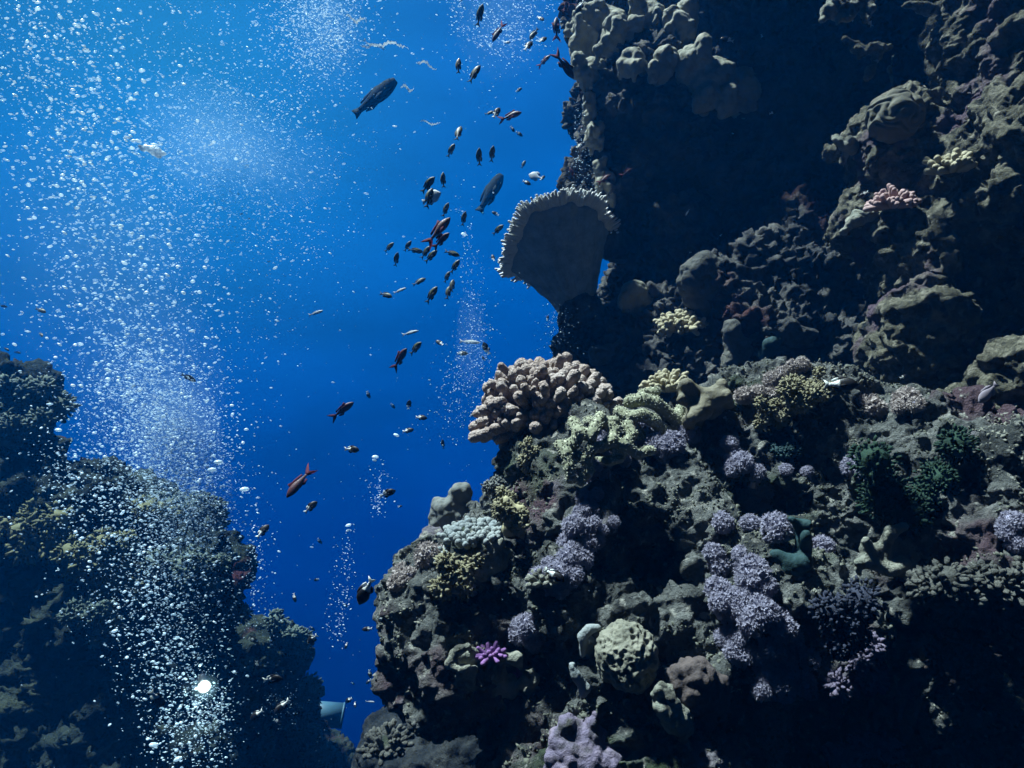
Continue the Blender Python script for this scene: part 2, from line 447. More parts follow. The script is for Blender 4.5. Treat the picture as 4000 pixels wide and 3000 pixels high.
SLOPE_CUTS = [E(3060,2010,1.55,190,75,0.28), E(3480,2360,1.22,55,190,0.22), E(2600,2290,1.52,150,130,0.26), E(1850,2400,1.50,230,80,0.16),
    E(3560,2620,1.12,70,260,0.25), E(2150,2570,1.40,55,170,0.15)]
reef_slope, SV, SQ = reef('reef_slope', SLOPE, SLOPE_CUTS, 0.013, 0.035, M['rock'], amp=0.95, sub=2, seed=0)
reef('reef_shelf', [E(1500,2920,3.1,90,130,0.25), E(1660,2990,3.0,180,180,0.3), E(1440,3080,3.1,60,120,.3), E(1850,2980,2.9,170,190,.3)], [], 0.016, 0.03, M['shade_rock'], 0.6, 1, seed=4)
WALL = [E(3230,-350,3.3,500,260,0.8), E(2960,250,4.2,640,760,0.8), E(3050,1000,4.2,640,640,0.8), E(2560,1330,3.7,180,330,0.4), E(2480,1530,3.5,180,330,0.4), E(3500,600,4.0,700,900,0.9),  # first lump is an unseen overhang added to keep sun off the wall
    E(2330,1370,3.5,90,110,0.2), E(2750,1480,3.4,350,260,0.5), E(3300,1300,3.2,500,400,0.5), E(2440,740,3.7,110,160,.3), E(2330,60,3.9,90,180,.25), E(2390,420,3.9,110,220,.3),
    E(2700,1150,3.6,120,160,.25)]+[E(x,y,3.55,r,r*a,.22) for (x,y,r,a) in [(2480,330,110,1.2),(2620,420,130,.8),(2860,380,150,1.1),(2520,620,110,1.3),(2780,700,140,.9),(3050,620,140,1.2),(2960,880,130,.8),(2600,900,100,1.1),(3200,950,120,1.2),(2880,1060,110,1.0),(3120,1160,130,.7)]]
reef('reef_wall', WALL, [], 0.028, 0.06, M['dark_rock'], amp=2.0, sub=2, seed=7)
OVER = [E(3500,560,2.5,150,200,0.20), E(3640,700,2.55,200,190,0.25), E(3930,560,2.15,130,250,0.25), E(3820,800,2.2,120,170,0.2), E(3600,1010,2.3,60,200,0.14),
    E(3560,1290,2.25,110,170,0.18), E(3760,1150,2.5,260,420,0.3), E(4100,1000,2.2,250,700,0.4), E(3780,1660,1.85,90,160,0.15), E(3950,1640,1.75,110,260,0.18),
    E(3330,560,2.6,80,50,0.12), E(3440,850,2.6,150,80,.16), E(4300,0,2.3,500,700,0.6), E(4900,900,2.5,750,900,0.7), E(5000,1900,2.6,700,600,0.6)]
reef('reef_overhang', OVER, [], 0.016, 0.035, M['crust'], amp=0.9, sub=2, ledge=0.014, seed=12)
LEFT = [E(-100,2060,5.2,245,560,0.9), E(380,2430,5.2,450,420,0.8), E(760,2380,5.3,115,310,0.5), E(320,2060,5.2,250,220,0.6), E(300,2950,4.8,650,450,0.9), E(20,1620,5.3,120,150,.4)]
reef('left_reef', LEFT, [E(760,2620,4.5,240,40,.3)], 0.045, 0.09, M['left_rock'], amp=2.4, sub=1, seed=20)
REST = [E(1070,2540,6.3,130,80,0.3), E(960,2700,6.0,180,170,0.35), E(1175,2800,6.6,90,130,0.25), E(1100,2980,6.4,300,110,0.4), E(1130,2900,6.5,120,120,.25), E(850,2950,5.8,250,150,.4)]
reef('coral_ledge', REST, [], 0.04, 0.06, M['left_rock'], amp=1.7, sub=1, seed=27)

def seat(px, py, d, reach=0.6, sink=0.01, foot=55):
    q = []
    for a, b in ((0,0),(foot,0),(-foot,0),(0,foot),(0,-foot),(foot*.6,foot*.6),(-foot*.6,foot*.6)):
        h = cast(px+a, py+b)
        if h is not None and abs(h[2]-d) < reach: q.append(h[2])
    if len(q) < 3: return d
    q.sort(); return 0.55*q[0]+0.45*q[len(q)//2]+sink
def cast(px, py, near=0.3):
    d = Vector(P(px, py, 1.0)); dn = d.normalized(); best = None
    for t in BV:
        h = t.ray_cast(dn*near, dn)
        if h[0] is not None and (best is None or h[3] < best[3]): best = h
    if best is None: return None
    return np.array(best[0]), np.array(best[1]), best[0].y        # point, normal, depth

# ------------------------------------------------------------------ corals
M['xenia'] = noise_mat('pompom_polyps', [(0.46,0.45,0.62), (0.56,0.55,0.70), (0.66,0.63,0.75)], scale=30, bump=0, rough=0.9, translucent=0.5)
M['xenia_pale'] = noise_mat('pale_pompom_polyps', [(0.50,0.46,0.47), (0.66,0.58,0.55), (0.72,0.64,0.60)], scale=30, bump=0, rough=0.9, translucent=0.25)
M['xenia_stalk'] = noise_mat('pompom_stalk', [(0.46,0.45,0.60), (0.54,0.52,0.66)], scale=20, bump=0.2)
M['cauli'] = noise_mat('cauliflower_branches', [(0.34,0.25,0.21), (0.50,0.40,0.35), (0.60,0.52,0.48)], scale=10, bump=0.8, bump_scale=160, bump_dist=0.006, vor_bump=0.8, spots=(0.74,0.67,0.64), spot_scale=150, spot_lo=0.10, spot_hi=0.34)
M['table'] = noise_mat('table_coral_skin', [(0.18,0.27,0.33), (0.42,0.52,0.58)], scale=16, bump=0.5, bump_scale=110, bump_dist=0.006)
M['table_tip'] = noise_mat('table_coral_fingers', [(0.80,0.84,0.82), (1.15,1.15,1.08)], scale=20, bump=0.4, bump_scale=150)
M['leather'] = noise_mat('leather_coral_skin', [(0.27,0.29,0.19), (0.40,0.41,0.28)], scale=8, bump=0.5, bump_scale=60, bump_dist=0.004,
    spots=(0.68,0.68,0.50), spot_scale=95, spot_lo=0.20, spot_hi=0.34, vor_bump=1.2)
M['smooth'] = noise_mat('smooth_lobes', [(0.17,0.155,0.11), (0.28,0.26,0.18)], scale=10, bump=0.5, bump_scale=160, bump_dist=0.006, rough=0.7, spots=(0.36,0.34,0.25), spot_scale=190, spot_lo=0.12, spot_hi=0.3)
M['cream'] = noise_mat('cream_branches', [(0.42,0.38,0.24), (0.62,0.57,0.40)], scale=16, bump=0.4, bump_scale=140)
M['pink'] = noise_mat('pink_branches', [(0.44,0.28,0.27), (0.64,0.46,0.44)], scale=16, bump=0.4, bump_scale=140)
M['pale'] = noise_mat('pale_crust', [(0.20,0.23,0.19), (0.38,0.39,0.32), (0.52,0.52,0.43)], scale=18, bump=0.9, bump_scale=110, bump_dist=0.014, patches=[((0.11,0.11,0.09), 26, 0.52, 0.68, 2.0)])
M['bluegrey'] = noise_mat('blue_grey_fingers', [(0.26,0.31,0.33), (0.46,0.50,0.48)], scale=14, bump=0.5, bump_scale=150)
M['purple'] = noise_mat('purple_fingers', [(0.20,0.09,0.30), (0.36,0.18,0.44)], scale=30, bump=0.3, bump_scale=140)
M['magenta'] = noise_mat('magenta_fingers', [(0.40,0.11,0.30), (0.58,0.20,0.42)], scale=30, bump=0.3, bump_scale=140)
M['honey'] = noise_mat('honeycomb_skin', [(0.13,0.135,0.11), (0.27,0.27,0.21), (0.36,0.35,0.28)], scale=22, bump=0.5, bump_scale=130, bump_dist=0.006)
M['lavlump'] = noise_mat('lavender_knobs', [(0.14,0.13,0.19), (0.27,0.23,0.34), (0.40,0.33,0.40)], scale=16, bump=0.9, bump_scale=120, bump_dist=0.012, patches=[((0.10,0.10,0.09), 24, 0.52, 0.68, 2.0)])
M['brown'] = noise_mat('brown_mound', [(0.07,0.06,0.06), (0.18,0.14,0.13)], scale=14, bump=0.7, bump_scale=90, bump_dist=0.01)
M['green'] = noise_mat('green_polyps', [(0.006,0.024,0.015), (0.022,0.07,0.04)], scale=20, bump=0.5, bump_scale=80)
M['teal'] = noise_mat('teal_skin', [(0.014,0.045,0.05), (0.035,0.09,0.095)], scale=16, bump=0.6, bump_scale=90, bump_dist=0.004)
M['bush'] = noise_mat('bushy_soft_coral', [(0.16,0.15,0.09), (0.30,0.28,0.17), (0.42,0.40,0.28)], scale=18, bump=0.4, bump_scale=90)
M['farbush'] = noise_mat('far_bushy_coral', [(0.09,0.11,0.05), (0.22,0.23,0.11)], scale=6, bump=0.3, bump_scale=30)
M['farteal'] = noise_mat('far_branching_coral', [(0.05,0.085,0.075), (0.14,0.19,0.15)], scale=6, bump=0.3, bump_scale=30)
M['trunk'] = noise_mat('soft_trunk', [(0.50,0.46,0.26), (0.60,0.55,0.34)], scale=6, bump=0.1)
M['sponge'] = noise_mat('sponge_skin', [(0.16,0.18,0.17), (0.26,0.27,0.25)], scale=9, bump=0.5, bump_scale=160, bump_dist=0.004)
M['porites'] = noise_mat('lobed_columns', [(0.20,0.21,0.16), (0.34,0.34,0.26), (0.44,0.43,0.34)], scale=7, bump=0.6, bump_scale=60, bump_dist=0.01)
M['blue'] = noise_mat('blue_knobs', [(0.022,0.028,0.05), (0.05,0.06,0.10)], scale=16, bump=0.5, bump_scale=90)
M['dim'] = noise_mat('shade_dimmed_coral', [(0.05,0.055,0.05), (0.13,0.135,0.12), (0.20,0.20,0.17)], scale=12, bump=0.9, bump_scale=70, bump_dist=0.015)  # coral colour darkened to stand in for shade
M['brain'] = noise_mat('brain_coral_skin', [(0.10,0.10,0.075), (0.20,0.19,0.14)], scale=12, bump=0.3, bump_scale=100)

def tangent_frame(n):
    """rows x, y, z with z along the outward growing direction (normal pulled upwards)"""
    return frame_of(n, RNG.uniform(0, 2*PI))
def grow_dir(n, up=0.6):
    g = np.asarray(n)*(1-up)+np.array((0,0,1.0))*up
    return g/np.linalg.norm(g)

def put(name, px, py, label, cat, group=None, near=0.3):
    """an Empty on the reef surface behind that photo point; returns it with normal and depth"""
    h = cast(px, py, near)
    if h is None: raise RuntimeError(f'no reef at {px},{py} for {label}')
    o = empty(name, h[0]); tag(o, label, cat, group)
    return o, h[1], h[2]

def polyp_head(n, size, spike, seed, stretch=1.0):
    """a ball of feathery eight-armed polyps"""
    rng = np.random.default_rng(seed); mb = MB(); st = np.array((1,1,stretch))
    D = fib_dirs(n, -0.8)+rng.normal(size=(n,3))*0.16
    D /= np.linalg.norm(D, axis=1)[:,None]
    lump = 1+0.22*gnoise(D*1.7+seed, seed)
    for d, lm in zip(D, lump):
        f = frame_of(d+rng.normal(size=3)*0.2, rng.uniform(0, 6)); c = d*size*rng.uniform(0.66, 0.80)*lm*st
        k = 8
        for j in range(k):
            a = j*2*PI/k+rng.uniform(-.2,.2); L = spike*rng.uniform(0.7,1.3); up = rng.uniform(0.35,1.1)
            dr = math.cos(a)*f[0]+math.sin(a)*f[1]; tn = -math.sin(a)*f[0]+math.cos(a)*f[1]
            w = spike*0.20; m = c+dr*L*0.45+f[2]*L*up*0.7; t = c+dr*L*0.8+f[2]*L*up*0.95
            mb.add(np.array([c-tn*w*0.6, c+tn*w*0.6, m+tn*w, m-tn*w, t]), np.array([(0,1,2),(0,2,3),(3,2,4)]))
    return mb
XEN = {}
for key, mat in (('xenia', M['xenia']), ('xenia_pale', M['xenia_pale'])):
    for v in range(4):
        hm = polyp_head(170 if v < 3 else 230, 1.0, 0.27 if v != 1 else 0.34, 40+v, (0.8,1.0,1.25,0.7)[v])
        XEN[key, v] = mesh_from('polyp_head', *hm.arrays(), mat, smooth=False)
sm = MB(); V, F = tube(np.array([(0,0,-1.7),(0.05,0,-1.2),(0,0.03,-0.6),(0,0,0)]), [0.55,0.42,0.45,0.75], 10); sm.add(V, F)
V, T = ico(3); sm.add(V*np.array((0.66,0.66,0.62))*(1+0.15*gnoise(V*2.0, 5))[:,None], T)
XSTALK = mesh_from('stalk', *sm.arrays(), M['xenia_stalk'])
def ordinal(i, n):
    if n == 1: return 'single'
    w = ['topmost','second from the top','third from the top','fourth from the top','fifth from the top','sixth from the top',
         'seventh from the top','eighth from the top','ninth from the top','tenth from the top','eleventh from the top','twelfth from the top']
    if i == n-1: return 'lowest'
    if i == n-2 and n > 4: return 'second lowest'
    if i == n-3 and n > 6: return 'third lowest'
    return w[i]
def pompoms(spots, where, group, key='xenia', adj='fluffy lavender'):
    spots = sorted(spots, key=lambda s: s[1])
    for i, (px, py, r) in enumerate(spots):
        h = None
        for k in range(9):                                  # slide on to the rock
            h = cast(px+k*14, py+k*3)
            if h is not None: break
        if h is None: continue
        d = h[2]; R = r*1.12*K*d
        g = grow_dir(h[1], 0.35)
        c = h[0]+g*R*0.35
        o = empty('pompom_coral', c)
        tag(o, f'{adj} pom-pom, {ordinal(i, len(spots))} {where}', 'soft coral', group)
        f = frame_of(g, RNG.uniform(0,6))
        o.rotation_euler = Matrix(f.T.tolist()).to_euler()
        hd = link('polyp_head', XEN[key, int(RNG.integers(4))], o); hd.scale = (R, R*RNG.uniform(0.85,1.1), R*RNG.uniform(0.85,1.05))
        st = link('stalk', XSTALK, o); st.scale = (R*0.8, R*0.8, R)

# column of pom-poms running down the middle of the slope
pompoms([(2380,1720,24),(2350,1700,20),(2335,1745,34),(2360,1790,26),(2320,1830,30),(2300,1880,38),(2360,1860,24),(2290,1950,40),(2340,1935,26),(2275,2010,36),(2320,2000,28),(2255,2070,44),(2310,2060,34),(2235,2130,46)],
        'in the column under the leather coral', 'pom-poms in the upper column', adj='small lavender')
pompoms([(2240,2150,34),(2190,2300,34),(2150,2210,32),(2290,2120,36),(2215,2190,50),(2275,2185,40),(2330,2110,30),(2180,2240,40),(2235,2250,40),(2110,2265,44),(2170,2290,36),(2395,2040,24),(2350,2075,22)],
        'in the column above the black and white chromis', 'pom-poms in the lower column', adj='soft lavender')
pompoms([(2960,1985,52),(2985,1900,44),(3000,1945,50),(2925,1960,40),(2820,2050,40),(2930,2055,40),(3030,2075,62),(2890,1990,44)],
        'in the bunch left of the teal lobed coral', 'upright bunch of pom-poms', adj='round lavender')
pompoms([(2790,2165,42),(2815,2210,40),(2895,2170,34),(3215,2150,46),(2950,2250,66),(2990,2300,46)], 'of those below the teal lobed coral', 'loose pom-poms', adj='spiky lavender')
pompoms([(2805,2320,44),(2815,2370,44),(2870,2330,34),(2925,2340,44),(2975,2370,40),(2900,2400,46),(2860,2430,40),(3040,2410,44),(2990,2400,52),(2940,2430,50),(3050,2460,54),(3080,2500,48),(2840,2500,42)],
        'in the crowded cluster\'s upper half', 'crowded cluster, upper half', adj='feathery lavender')
pompoms([(2890,2500,48),(2860,2560,46),(2910,2560,46),(3100,2530,44),(3040,2600,64),(2990,2630,50),(3160,2580,44),(3130,2660,48),(3050,2690,56),(2985,2690,44),(3160,2690,36),(3090,2640,34),(2970,2560,48),(3020,2540,44)],
        'in the crowded cluster\'s lower half', 'crowded cluster, lower half', adj='feathery lavender')
pompoms([(2845,1740,36),(2860,1790,42),(2910,1820,46),(2950,1860,34),(2870,1835,36),(3070,1840,24),(3155,1850,24),(3340,1825,38),(3390,1850,44),(3395,1815,36)],
        'scattered under the flat ridge', 'pom-poms under the ridge', adj='bluish')
pompoms([(2520,1720,44),(2560,1740,40),(2630,1740,48),(2680,1700,46),(2600,1770,36),(2500,1650,36),(2430,1800,30),(2740,1600,30),(2700,1640,30)],
        'at the foot of the leather corals', 'pom-poms by the leather corals', adj='frilly pale lavender')
pompoms([(3130,1430,30),(3100,1445,28),(3060,1465,30),(3015,1490,34),(2960,1545,34),(3030,1550,38),(3000,1530,28),(2910,1560,36)],
        'in the chain climbing to the rock peak', 'pom-poms on the rock peak', 'xenia_pale', 'creamy white')
pompoms([(3380,1605,48),(3430,1610,40),(3545,1575,44),(3580,1590,34),(3520,1595,30)], 'on the crest of the ridge', 'pom-poms on the crest', 'xenia_pale', 'pinkish white')
pompoms([(1665,2195,50),(1715,2200,46),(1790,2210,44),(1725,2165,30),(1580,2265,54),(1555,2290,40),(1610,2250,36),(1840,2285,30)],
        'on the left shoulder of the slope', 'pale pom-poms on the shoulder', 'xenia_pale', 'pale tufted')
pompoms([(2065,2450,46),(2040,2475,40),(2090,2480,44),(2085,2515,32),(2030,2440,28)], 'in the cleft beside the purple coral', 'pom-poms in the cleft', adj='drooping lavender')
pompoms([(3220,2930,50),(3350,2910,58),(3450,2920,64),(3300,2990,60)], 'in deep shade at the slope\'s foot', 'shaded pom-poms', adj='dim mauve')
pompoms([(3960,2050,44),(3930,2085,40),(3975,2120,44)], 'on the outcrop at the far edge', 'pom-poms at the edge', adj='pinkish lavender')

# --- big cauliflower coral
def cauliflower():
    o = empty('cauliflower_coral', P(2128,1590,2.0)); tag(o, 'large pinkish tan cauliflower coral with stubby branches on the dark pedestal', 'coral')
    c = np.array((0,0,-0.02)); d0 = 2.0*K
    mb = MB(); n = 300
    D = fib_dirs(n, -0.30)
    ax = np.array((258*d0, 0.17, 190*d0))
    rng = np.random.default_rng(5)
    for d in D:
        d = d+rng.normal(size=3)*0.04
        if d[2] < -0.05 and d[0] > 0.2: continue
        rad = ax*(0.86+0.22*rng.random())
        tip = c+d*rad+np.array((0,0,0.012)); root = c+d*rad*0.36-np.array((0,0,0.02))
        tip[2] -= 0.045*max(0.0, -d[0])*(1-max(d[2], 0.0))
        r1 = 0.0140*rng.uniform(0.8,1.25)
        V, F = finger(root, tip, r1*0.75, r1, 12, 8)
        # warts
        q = V.astype(np.float32)
        F1, _ = worley(q/0.0085, 2)
        ce = root+np.outer(np.clip(((V-root)@(tip-root))/np.dot(tip-root, tip-root), 0, 1), tip-root)
        nn = V-ce; nn /= np.linalg.norm(nn, axis=1)[:,None]+1e-9
        V = V+nn*(0.008*(0.6-F1))[:,None]
        mb.add(V, F)
        if rng.random() < 0.5:
            t2 = tip*0.8+root*0.2+rng.normal(size=3)*0.016
            V, F = finger(root*0.3+tip*0.7-d*0.01, t2+d*0.01, r1*0.6, r1*0.72, 10, 4)
            mb.add(V, F)
    build('branches', mb, M['cauli'], o)
    b = MB(); V, Q = sdf_mesh([('e', np.array((0.0,0.01,-0.02)), ax*0.62), ('c', np.array((0,0.02,-0.03)), np.array((-0.02,0.05,-0.16)), 0.07, 0.06)], 0.012, 0.02)
    b.add(V, Q); build('base', b, M['dark_rock'], o)
cauliflower()

# --- table coral
def table_coral():
    d = 3.35; o = empty('table_coral', P(2330,1330,d)); org = P(2330,1330,d)
    tag(o, 'wide grey table coral on a stalk with a fringe of stubby fingers', 'coral')
    cen = P(2182,948,d)-org
    axis = np.array((-0.34,0.50,0.78)); axis /= np.linalg.norm(axis)
    f = frame_of(axis); x, y = f[0], f[1]
    # make x run along the picture
    x = np.array((1,0,0))-axis*axis[0]; x /= np.linalg.norm(x); y = np.cross(axis, x)
    na, nr = 240, 26; rimr = 192*K*d
    ang = np.arange(na)*2*PI/na
    rv = rimr*(1+0.07*np.sin(3*ang+1)+0.05*np.sin(5*ang)+0.035*np.sin(9*ang+2)+0.025*np.sin(17*ang))
    stalk = P(2275,1250,d+0.12)-org
    top, bot = [], []
    for k in range(nr+1):
        t = k/nr
        for a in range(na):
            rr = rv[a]*t
            dir2 = x*math.cos(ang[a])+y*math.sin(ang[a])
            sag = -0.25*(1-t)**1.5
            pt = cen+dir2*rr+axis*(-0.10*(1-t)**1.6)
            low = stalk+dir2*(62*K*d)*(1-t)+(cen-stalk)*t**0.72+dir2*rv[a]*t
            top.append(pt+axis*0.012); bot.append(low-axis*0.012*(1-0.6*t))
    V = np.array(top+bot); n1 = (nr+1)*na; F = []
    for k in range(nr):
        for a in range(na):
            b = (a+1) % na
            F.append((k*na+a, k*na+b, (k+1)*na+b, (k+1)*na+a))
            F.append((n1+k*na+a, n1+(k+1)*na+a, n1+(k+1)*na+b, n1+k*na+b))
    for a in range(na):
        b = (a+1) % na; F.append((nr*na+a, nr*na+b, n1+nr*na+b, n1+nr*na+a))
    V = V+0.007*np.stack([gnoise(V/0.06, s) for s in (1,2,3)], 1)+axis*(0.005*np.abs(gnoise(np.stack([np.tile(ang, 2*(nr+1))*9, np.repeat(np.tile(np.arange(nr+1)/nr, 2), na)*2.5, 0*np.tile(ang, 2*(nr+1))], 1), 9)))[:,None]
    mb = MB(); mb.add(V, F); build('plate', mb, M['table'], o)
    rng = np.random.default_rng(3); fr = MB()
    for i in range(1700):
        a = rng.uniform(0, 2*PI); t = math.sqrt(rng.uniform(0.10, 1.0))
        if rng.random() < 0.5: t = rng.uniform(0.93, 1.03)
        r = np.interp(a, np.append(ang, 2*PI), np.append(rv, rv[0]))*t
        d2 = x*math.cos(a)+y*math.sin(a)
        p = cen+d2*r+axis*(-0.10*(1-min(t,1))**1.6)+axis*0.006
        up = axis*(1.0-0.55*max(0,t-0.75)/0.25)+d2*(0.25+0.9*max(0,t-0.7)/0.3)+rng.normal(size=3)*0.18
        up /= np.linalg.norm(up)
        L = rng.uniform(0.036, 0.078)
        V, F = finger(p, p+up*L, 0.0080, 0.0050*rng.uniform(0.8,1.2), 6, 3); fr.add(V, F)
    build('finger_fringe', fr, M['table_tip'], o)
    st = MB()
    # trumpet-shaped stalk from under the plate down to the wall
    pr = [('c', stalk*0.8+cen*0.2, stalk, 0.085, 0.10), ('c', stalk, P(2330,1330,d+0.2)-org, 0.11, 0.10), ('c', P(2290,1250,d+0.1)-org, P(2390,1330,d+0.35)-org, 0.07, 0.09),
          ('c', P(2330,860,d+0.1)-org, P(2440,880,d+0.5)-org, 0.07, 0.10), ('c', P(2335,945,d+0.12)-org, P(2440,960,d+0.45)-org, 0.065, 0.10)]
    V, Q = sdf_mesh(pr, 0.018, 0.03); N = vnormals(V, Q); V = V+N*(0.02*fbm(V/0.08, 3, 4))[:,None]
    st.add(V, Q); build('stalk', st, M['dark_rock'], o)
table_coral()

def sdf_part(name, prims, h, k, mat, parent, wob=0.004, wob_s=0.02, sub=1, cuts=(), lump=0.0, lump_s=0.02, pits=0.0):
    V, Q = sdf_mesh(prims, h, k, cuts); V = laplace(V, Q, 0.5)
    for _ in range(sub): V, Q = subdivide(V, Q)
    N = vnormals(V, Q); q = V.astype(np.float32)
    d = wob*fbm(q/wob_s, 3, 17)
    if lump or pits:
        F1, F2 = worley(q/lump_s, 31)
        d = d+lump*(0.6-F1)-pits*np.clip(0.42-F1, 0, 1)/0.42
    V = V+N*d[:,None]
    mb = MB(); mb.add(V, Q); return build(name, mb, mat, parent)

M['leather_polyp'] = noise_mat('leather_polyps', [(0.55,0.56,0.42), (0.70,0.70,0.56)], scale=20, bump=0)
# --- stippled leather corals: thick folded lobes
def leather(px, py, d, lobes, label):
    d = seat(px, py, d, 0.5, -0.02)
    o = empty('leather_coral', P(px, py, d)); tag(o, label, 'leather coral'); org = P(px, py, d)
    pr = []
    for l in lobes:
        pts = [P(a, b, d+dd)-org for (a, b, dd) in l[:-1]]
        r = l[-1]*K*d
        for i in range(len(pts)-1): pr.append(('c', pts[i], pts[i+1], r, r))
    b = sdf_part('folded_lobes', pr, 0.004, 0.0022, M['leather'], o, 0.002, 0.03, 1)
    me = b.data; n = len(me.vertices); co = np.empty(n*3, np.float32); no = np.empty(n*3, np.float32)
    me.vertices.foreach_get('co', co); me.vertices.foreach_get('normal', no); co = co.reshape(-1,3); no = no.reshape(-1,3)
    rng = np.random.default_rng(8); V0, T0 = ico(1); mb = MB()
    ok = np.flatnonzero((no[:,1] < 0.35) & (no[:,2] > -0.5))
    for i in rng.choice(ok, 750, replace=False):
        mb.add((V0*0.0014*rng.uniform(0.7,1.4)*np.array((1,1,1.6)))@frame_of(no[i])+co[i]+no[i]*0.001, T0)
    p = build('polyps', mb, M['leather_polyp'], o); p['kind'] = 'stuff'
leather(2330,1790,1.78, [[(2185,1740,.0),(2215,1770,-.02),(2225,1820,-.03),(2230,1870,-.03),22],[(2240,1650,0.02),(2265,1690,-.01),(2245,1730,-.01),(2200,1745,0),24],[(2265,1690,-.01),(2310,1700,-.02),(2330,1660,.0),(2345,1625,.03),22],
    [(2250,1780,0),(2290,1790,-.02),(2310,1750,-.02),(2350,1745,-.01),22],[(2290,1790,-.02),(2300,1840,-.02),(2270,1880,-.02),20],[(2350,1745,-.01),(2390,1720,.0),(2400,1680,.02),(2370,1650,.03),21],
    [(2390,1720,0),(2440,1740,.0),(2470,1700,.02),(2450,1660,.04),22],[(2440,1740,0),(2490,1770,.01),(2540,1760,.02),22],[(2330,1800,.01),(2380,1800,.0),(2420,1790,.01),19],[(2300,1650,.09),(2400,1650,.10),27],[(2260,1770,.09),(2420,1770,.10),32]],
    'stippled yellow green leather coral with thick folds beside the cauliflower coral')
leather(2560,1650,1.9, [[(2420,1610,0.01),(2460,1630,-.01),(2510,1620,-.02),(2550,1640,-.02),(2590,1680,-.01),(2600,1720,0),24],[(2460,1570,.02),(2510,1560,0.0),(2560,1575,.0),(2600,1610,.01),26],[(2600,1610,.01),(2640,1640,.02),(2660,1600,.04),24],
    [(2600,1690,.0),(2650,1680,.03),(2690,1690,.05),21],[(2470,1660,.0),(2500,1700,.0),(2550,1720,.02),22],[(2510,1540,.04),(2560,1530,.05),21],[(2430,1650,.02),(2450,1690,.03),19],[(2520,1650,.11),(2620,1660,.13),37]],
    'ridged stippled leather coral between the folded one and the smooth tan lobes')
def lobes(name, px, py, d, pr, mat, label, cat, part='lobes', h=0.006, k=0.006, foot=70, sink=-0.02, **kw):
    d = seat(px, py, d, 0.6, sink, foot)
    o = empty(name, P(px, py, d)); tag(o, label, cat); org = P(px, py, d)
    prims = [('c', P(a,b,d+c)-org, P(e,f,d+g)-org, r*K*d, r2*K*d) for (a,b,c,e,f,g,r,r2) in pr]
    sdf_part(part, prims, h, k, mat, o, **kw); return o
lobes('smooth_leather_coral', 2770,1600,1.95, [(2680,1500,-.02,2740,1560,.02,26,34),(2660,1520,0,2700,1540,0,18,26),(2740,1560,.02,2800,1540,0,36,26),(2800,1540,0,2820,1500,-.01,26,22),
    (2750,1560,0,2740,1600,-.02,40,40),(2740,1600,-.02,2705,1630,-.05,34,24),(2800,1560,0,2840,1545,-.03,26,22),(2830,1540,0,2850,1580,0,24,20),(2660,1560,-.02,2700,1570,0,20,24),
    (2780,1600,.03,2830,1610,.04,40,30),(2720,1600,.04,2700,1680,.05,40,36),(2690,1640,0,2690,1670,.03,26,28)],
    M['smooth'], 'smooth tan coral with fat finger lobes on the ridge', 'leather coral', wob=0.002)
lobes('teal_lobed_coral', 3100,2150,1.48, [(3040,2170,0,3080,2210,0,22,40),(3080,2210,0,3130,2200,0,40,40),(3130,2190,.02,3140,2120,.02,34,26),(3140,2110,0.02,3130,2060,.02,26,20),
    (3130,2050,.02,3090,2030,.0,18,14),(3130,2060,.02,3160,2045,.0,18,14),(3140,2120,0,3150,2090,-.02,20,20),(3020,2165,0,3030,2180,.01,14,22)],
    M['teal'], 'smooth dark teal lobed coral curling between two lavender pom-poms', 'leather coral', wob=0.002)
lobes('pale_folded_coral', 3470,2190,1.30, [(3380,2110,-.01,3390,2150,0,16,22),(3390,2150,0,3440,2160,.02,24,24),(3440,2160,.02,3480,2080,0,26,20),(3480,2080,0,3530,2055,0,20,18),
    (3480,2130,.04,3560,2120,.04,40,26),(3350,2200,-.02,3420,2200,0,18,22),(3420,2200,0,3480,2230,.0,22,22),(3480,2230,-.01,3530,2205,0,22,22),(3530,2205,0,3590,2230,.01,22,18),
    (3450,2200,.03,3560,2240,.03,34,28),(3350,2220,.0,3360,2250,.01,12,10),(3500,2170,.03,3570,2170,.03,34,24)],
    M['pale'], 'pale yellow green coral with thick curling folds in the shade', 'coral', wob=0.003, sink=-0.05, foot=110)
lobes('knobby_finger_coral', 2640,2760,1.30, [(2570,2700,0,2610,2730,0,14,20),(2610,2730,0,2650,2790,0,24,26),(2650,2790,0,2690,2840,0.01,26,20),(2560,2720,.01,2580,2770,.0,14,20),(2590,2770,0,2630,2830,0,24,24),
    (2630,2830,0,2680,2900,0.02,22,16),(2600,2700,.02,2620,2680,.02,12,12),(2660,2780,.02,2690,2800,.03,14,12),(2620,2800,.02,2660,2820,.02,40,34),(2580,2680,0,2600,2690,.01,10,12)],
    M['pale'], 'bright pale coral with knobby fingers low on the slope', 'coral', wob=0.003, lump=0.010, lump_s=0.018, sink=-0.05, foot=100)
lobes('mauve_knob_coral', 2270,2900,1.27, [(2170,2980,0,2190,2880,.02,44,40),(2190,2880,.02,2220,2820,.03,40,26),(2220,2810,.02,2250,2830,.05,18,30),(2280,2900,.02,2310,2830,.03,48,26),(2250,2960,0,2290,2960,0,50,50),
    (2330,2970,0,2390,2960,.02,44,34),(2330,2880,.04,2390,2900,.05,40,30),(2200,3010,0,2390,3010,0,40,40),(2310,2810,.03,2320,2790,.03,14,10)],
    M['lavlump'], 'large mauve coral covered in rounded knobs at the foot of the slope', 'coral', part='knobs', wob=0.003, lump=0.016, lump_s=0.024, h=0.008)
